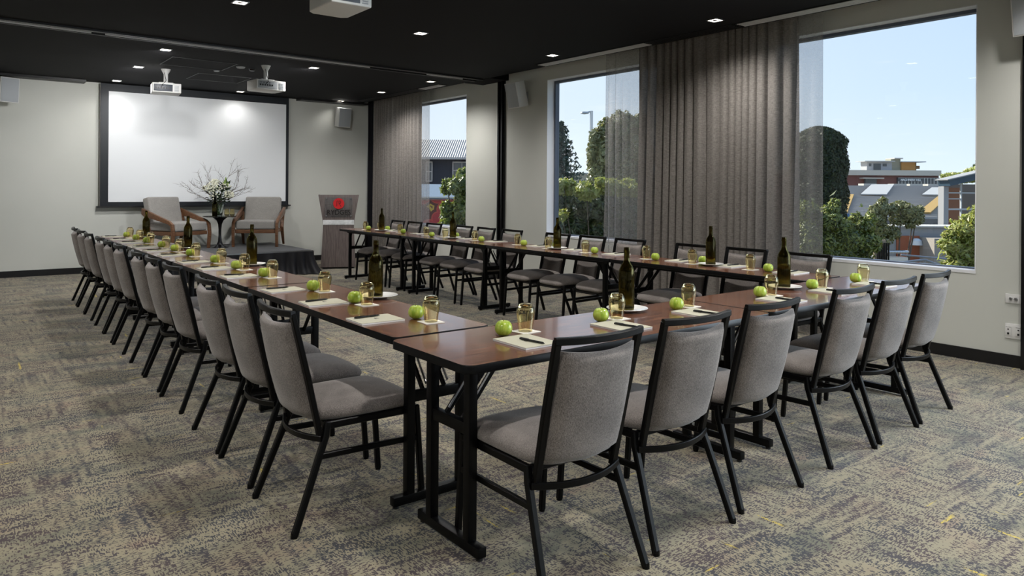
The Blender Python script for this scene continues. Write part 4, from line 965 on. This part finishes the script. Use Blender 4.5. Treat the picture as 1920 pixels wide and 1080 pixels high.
# exhibition hall with its rooftop rooms
s = Site('exhibition_hall', 'long brick hall with a pale parapet and sign letters in the distance', 'building', 1670, 105)
M['brick'] = mat('hall_brick', (.17, .065, .055), .8); M['tan'] = mat('pale_parapet', (.52, .47, .40), .7)
MB().box(s.x(1480), s.x(1760), 0, 14, 0, s.z(329)).build('wall', M['brick'], s.o, smooth=0)
MB().box(s.x(1478), s.x(1761), -.5, 14, s.z(329), s.z(319.3)).build('parapet', M['tan'], s.o, smooth=0)
MB().box(s.x(1681), s.x(1759), -.4, 0, s.z(351), s.z(333)).build('entrance_glazing', M['dkglass'], s.o, smooth=0)
o = MB()
for i in range(14): o.box(s.x(1681+i*6), s.x(1681+i*6)+.10, -.5, -.4, s.z(351), s.z(340 if i < 8 else 333.5))
o.box(s.x(1681), s.x(1759), -.5, -.4, s.z(334), s.z(333)).build('mullion', M['off'], s.o, smooth=0)
MB().box(s.x(1620), s.x(1641), -.4, 0, s.z(350), s.z(335)).build('side_door', M['dkglass'], s.o, smooth=0)
MB().box(s.x(1611), s.x(1650), -1.2, 0, s.z(335.6), s.z(333.4)).build('door_canopy', M['tan'], s.o, smooth=0)
t = text('MACHINERY HILL', .40, (s.x(1703.5), -.62, s.z(339)), (R(90), 0, 0), M['paper'], s.o, 'sign_letters', .03); t.scale = (.93, 1, 1)
s = Site('rooftop_rooms', 'grey and orange rooftop rooms standing above the brick hall', 'building', 1675, 112, base=GZ+CAMH-GZ+(hz(1675)-319.3)*105/F)
MB().box(s.x(1625), s.x(1672), 0, 2, 0, s.z(303.5)).build('grey_room', mat('grey_panel', (.33, .34, .36), .6), s.o, smooth=0)
MB().box(s.x(1617), s.x(1673), -.8, 2.4, s.z(303.5), s.z(302)).build('flat_roof', M['grey_plastic'], s.o, smooth=0)
o = MB()
for a, c in ((1629, 1633), (1637.5, 1651), (1655, 1662)): o.box(s.x(a), s.x(c), -.06, 0, s.z(312 if a != 1637.5 else 319), s.z(307))
o.build('window', M['dkglass'], s.o, smooth=0)
MB().box(s.x(1672), s.x(1690), .3, 2, 0, s.z(298)).build('stair_tower', mat('olive_panel', (.28, .27, .20), .7), s.o, smooth=0)
MB().box(s.x(1675), s.x(1691), -.3, 2.4, s.z(298), s.z(296)).build('tower_cap', M['off'], s.o, smooth=0)
MB().box(s.x(1690), s.x(1716), 0, 2, 0, s.z(304)).build('orange_room', mat('orange_render', (.42, .20, .05), .7), s.o, smooth=0)
MB().box(s.x(1716), s.x(1722), .6, 2, 0, s.z(304)).box(s.x(1722), s.x(1731), 1, 2, s.z(316), s.z(310)).build('end_bay', mat('brown_render', (.22, .12, .05), .7), s.o, smooth=0)
MB().box(s.x(1688), s.x(1732), -.6, 2.5, s.z(304), s.z(302.6)).build('tilted_roof', M['grey_plastic'], s.o, smooth=0)
# grandstand : stepped rows rising away
s = Site('grandstand', 'grey stepped grandstand seating with yellow stairs', 'grandstand', 1675, 62)
M['seatg'] = mat('grandstand_seats', (.36, .345, .33), .6); M['seatd'] = mat('grandstand_step', (.13, .125, .12), .8); M['yel'] = mat('yellow_stair', (.30, .19, .05), .7)
o1 = MB(); o2 = MB(); n = 26
for i in range(n):
    v = i/n; y = v*32; z0 = s.z(410)*(1-v)+(CAMH+(hz(1675)-350)*94/F-GZ)*v
    xa, xb = (1500-CX)*(62+y)/F-(s.px-CX)*62/F, (1768-CX)*(62+y)/F-(s.px-CX)*62/F
    o2.box(xa, xb, y, y+1.26, 0, z0); o1.box(xa+.3, xb-.3, y+.25, y+.62, z0, z0+.22)
o2.build('step', M['seatd'], s.o, smooth=0, kind='stuff'); o1.build('bench_rows', M['seatg'], s.o, smooth=0, kind='stuff')
def slope(pxa, pxb, v0, v1, w, m, nm):
    f = MB(); P_ = []
    for px_, v in ((pxa, v0), (pxb, v1)):
        y = v*32; z0 = s.z(410)*(1-v)+(CAMH+(hz(1675)-350)*94/F-GZ)*v+.32; P_.append(((px_-CX)*(62+y)/F-(s.px-CX)*62/F, y, z0))
    f.bar(P_, w, .12).build(nm, m, s.o)
slope(1578, 1592, .05, .55, 1.0, M['yel'], 'yellow_stair'); slope(1733, 1768, .05, .5, 1.0, M['yel'], 'yellow_stair')
slope(1638, 1655, .56, .97, 2.6, mat('white_tarp', (.30, .31, .32), .7), 'covered_block'); slope(1752, 1768, .56, .85, 2.4, bpy.data.materials['white_tarp'], 'covered_block')
o = MB()
for a, c in ((1616, 1640), (1672, 1696), (1702, 1726), (1736, 1762)): o.box((a-CX)*94/F-(s.px-CX)*62/F, (c-CX)*94/F-(s.px-CX)*62/F, 31.5, 33, 0, CAMH+(hz(1675)-349)*94/F-GZ+.3)
o.build('top_box', M['off'], s.o, smooth=0)
# pavilion with blue roof edge at the right
s = Site('pavilion', 'pavilion with a dark blue roof edge, rails and brown panels at the right', 'pavilion', 1805, 30)
ang = math.atan2(s.z(328, 1832)-s.z(343, 1767), s.x(1832)-s.x(1767))
L_ = s.x(1900)-s.x(1767)
MB().box(0, L_/math.cos(ang), -.5, .3, -.10, .16, Matrix.Translation((s.x(1767), 0, s.z(349, 1767)+.1)) @ Matrix.Rotation(-ang, 4, 'Y')).build('roof_edge', mat('petrol_blue', (.02, .05, .08), .5), s.o, smooth=0)
MB().box(-.1, L_/math.cos(ang), -.6, .3, .16, .20, Matrix.Translation((s.x(1767), 0, s.z(349, 1767)+.1)) @ Matrix.Rotation(-ang, 4, 'Y')).build('roof_sheet', M['roof'], s.o, smooth=0)
MB().box(s.x(1767), s.x(1776), -.1, .3, 0, s.z(350)).build('corner_post', mat('grey_post', (.26, .26, .27), .6), s.o, smooth=0)
MB().box(s.x(1770, 31.2), s.x(1900), 1.2, 1.4, 0, s.z(345)).build('back_wall', mat('dim_panel', (.13, .11, .10), .8), s.o, smooth=0)
MB().box(s.x(1778, 30.8), s.x(1801, 30.8), .8, 1.0, 0, s.z(352)).build('brown_panel', mat('rust_panel', (.20, .08, .04), .7), s.o, smooth=0)
MB().box(s.x(1776), s.x(1900), -.05, .05, s.z(363), s.z(360.5)).box(s.x(1776), s.x(1802), -.05, .05, s.z(374), s.z(372)).box(s.x(1774), s.x(1900), -.08, .08, s.z(394), s.z(391)).box(s.x(1801), s.x(1802.5), -.05, .05, 0, s.z(345)).build('rail', M['grey_plastic'], s.o, smooth=0)
# service shed with an orange roller door and red script sign
s = Site('service_shed', 'low grey shed with an orange door and red script lettering', 'shed', 1720, 24)
MB().box(s.x(1663), s.x(1900), 0, 1, 0, s.z(425)).build('shed_wall', mat('grey_shed', (.27, .27, .27), .7), s.o, smooth=0)
MB().box(s.x(1661), s.x(1900), -.1, 1.1, s.z(426), s.z(423.5)).build('roof_cap', M['off'], s.o, smooth=0)
MB().box(s.x(1681), s.x(1723), -.06, 0, 0, s.z(442)).build('roller_door', mat('orange_door', (.30, .085, .035), .7), s.o, smooth=0)
sb = MB().box(s.x(1723), s.x(1880), -.9, -.02, s.z(500), s.z(444)).build('sign_board', mat('taupe_board', (.28, .25, .22), .7), s.o, smooth=0)
MB().box(s.x(1723), s.x(1880), -.92, -.02, 0, s.z(500)).build('red_base', mat('brick_red_base', (.24, .05, .04), .7), s.o, smooth=0)
t = text('Bi', .52, (s.x(1757), -.93, s.z(494)), (R(90), 0, R(0)), M['red'], sb, 'script_letters', .02, 'LEFT'); t.data.transform(Matrix(((1, .25, 0, 0), (0, 1, 0, 0), (0, 0, 1, 0), (0, 0, 0, 1))))
MB().lathe([(.001, .22), (.08, .21), (.16, .14), (.19, 0), (.001, 0)], 16).build('white_hood', M['white_plastic'], s.o).location = (s.x(1716), -.1, s.z(459))
s = Site('duct', 'silver ribbed ducts beside the orange door', 'duct', 1682, 21)
o = MB()
for i in range(7): o.lathe([(.001, -.04), (.10, -.04), (.115, 0), (.10, .04), (.001, .04)], 12, (s.x(1667+i*5), 0, s.z(472)))
o.box(s.x(1664), s.x(1700), -.1, .2, 0, s.z(482)).build('duct_body', mat('galvanised', (.5, .5, .5), .3, metal=.9), s.o)
s = Site('fence', 'brown boarded fence and thin bars beside the leafy shrub', 'fence', 1652, 20)
MB().box(s.x(1640), s.x(1662), 0, .06, 0, s.z(450)).build('board_panel', mat('tan_board', (.34, .26, .18), .8), s.o, smooth=0)
o = MB()
for i in range(6): o.box(s.x(1643+i*4), s.x(1643+i*4)+.03, -.1, -.06, 0, s.z(455))
o.box(s.x(1640), s.x(1668), -.1, -.06, s.z(456), s.z(455)).build('bar', M['steel_black'], s.o, smooth=0)
s = Site('pipe_railing', 'grey pipe railing below the nearest window by the lettered board', 'railing', 1720, 13)
MB().tube([(s.x(1600), 0, s.z(502)), (s.x(1735), 0, s.z(487)), (s.x(1850), 0, s.z(530))], .022, 8).tube([(s.x(1690), 0, s.z(478)), (s.x(1860), 0, s.z(492))], .016, 8).build('top_pipe', mat('dull_pipe', (.22, .23, .25), .4, metal=.6), s.o)
o = MB()
for p in (1655, 1683, 1735, 1790): o.tube([(s.x(p), 0, 0), (s.x(p), 0, s.z(488 if p > 1700 else 494))], .018, 8)
o.build('post', bpy.data.materials['dull_pipe'], s.o)
s = Site('feather_flag', 'blue curved flag standing behind the leafy shrub', 'flag', 1588, 26)
MB().tube([(0, 0, 0), (0, 0, s.z(420)), (s.x(1583), 0, s.z(402))], .02, 6).build('flag_pole', M['off'], s.o)
MB().prism([(s.x(1590), s.z(425)), (s.x(1597), s.z(409)), (s.x(1592), s.z(401)), (s.x(1583), s.z(400)), (s.x(1580), s.z(404)), (s.x(1586), s.z(410))], -.01, .01, Matrix.Rotation(R(90), 4, 'X')).build('flag_cloth', mat('flag_blue', (.04, .12, .26), .6), s.o, smooth=0)
tag(bpy.data.objects['ground'], kind='structure')
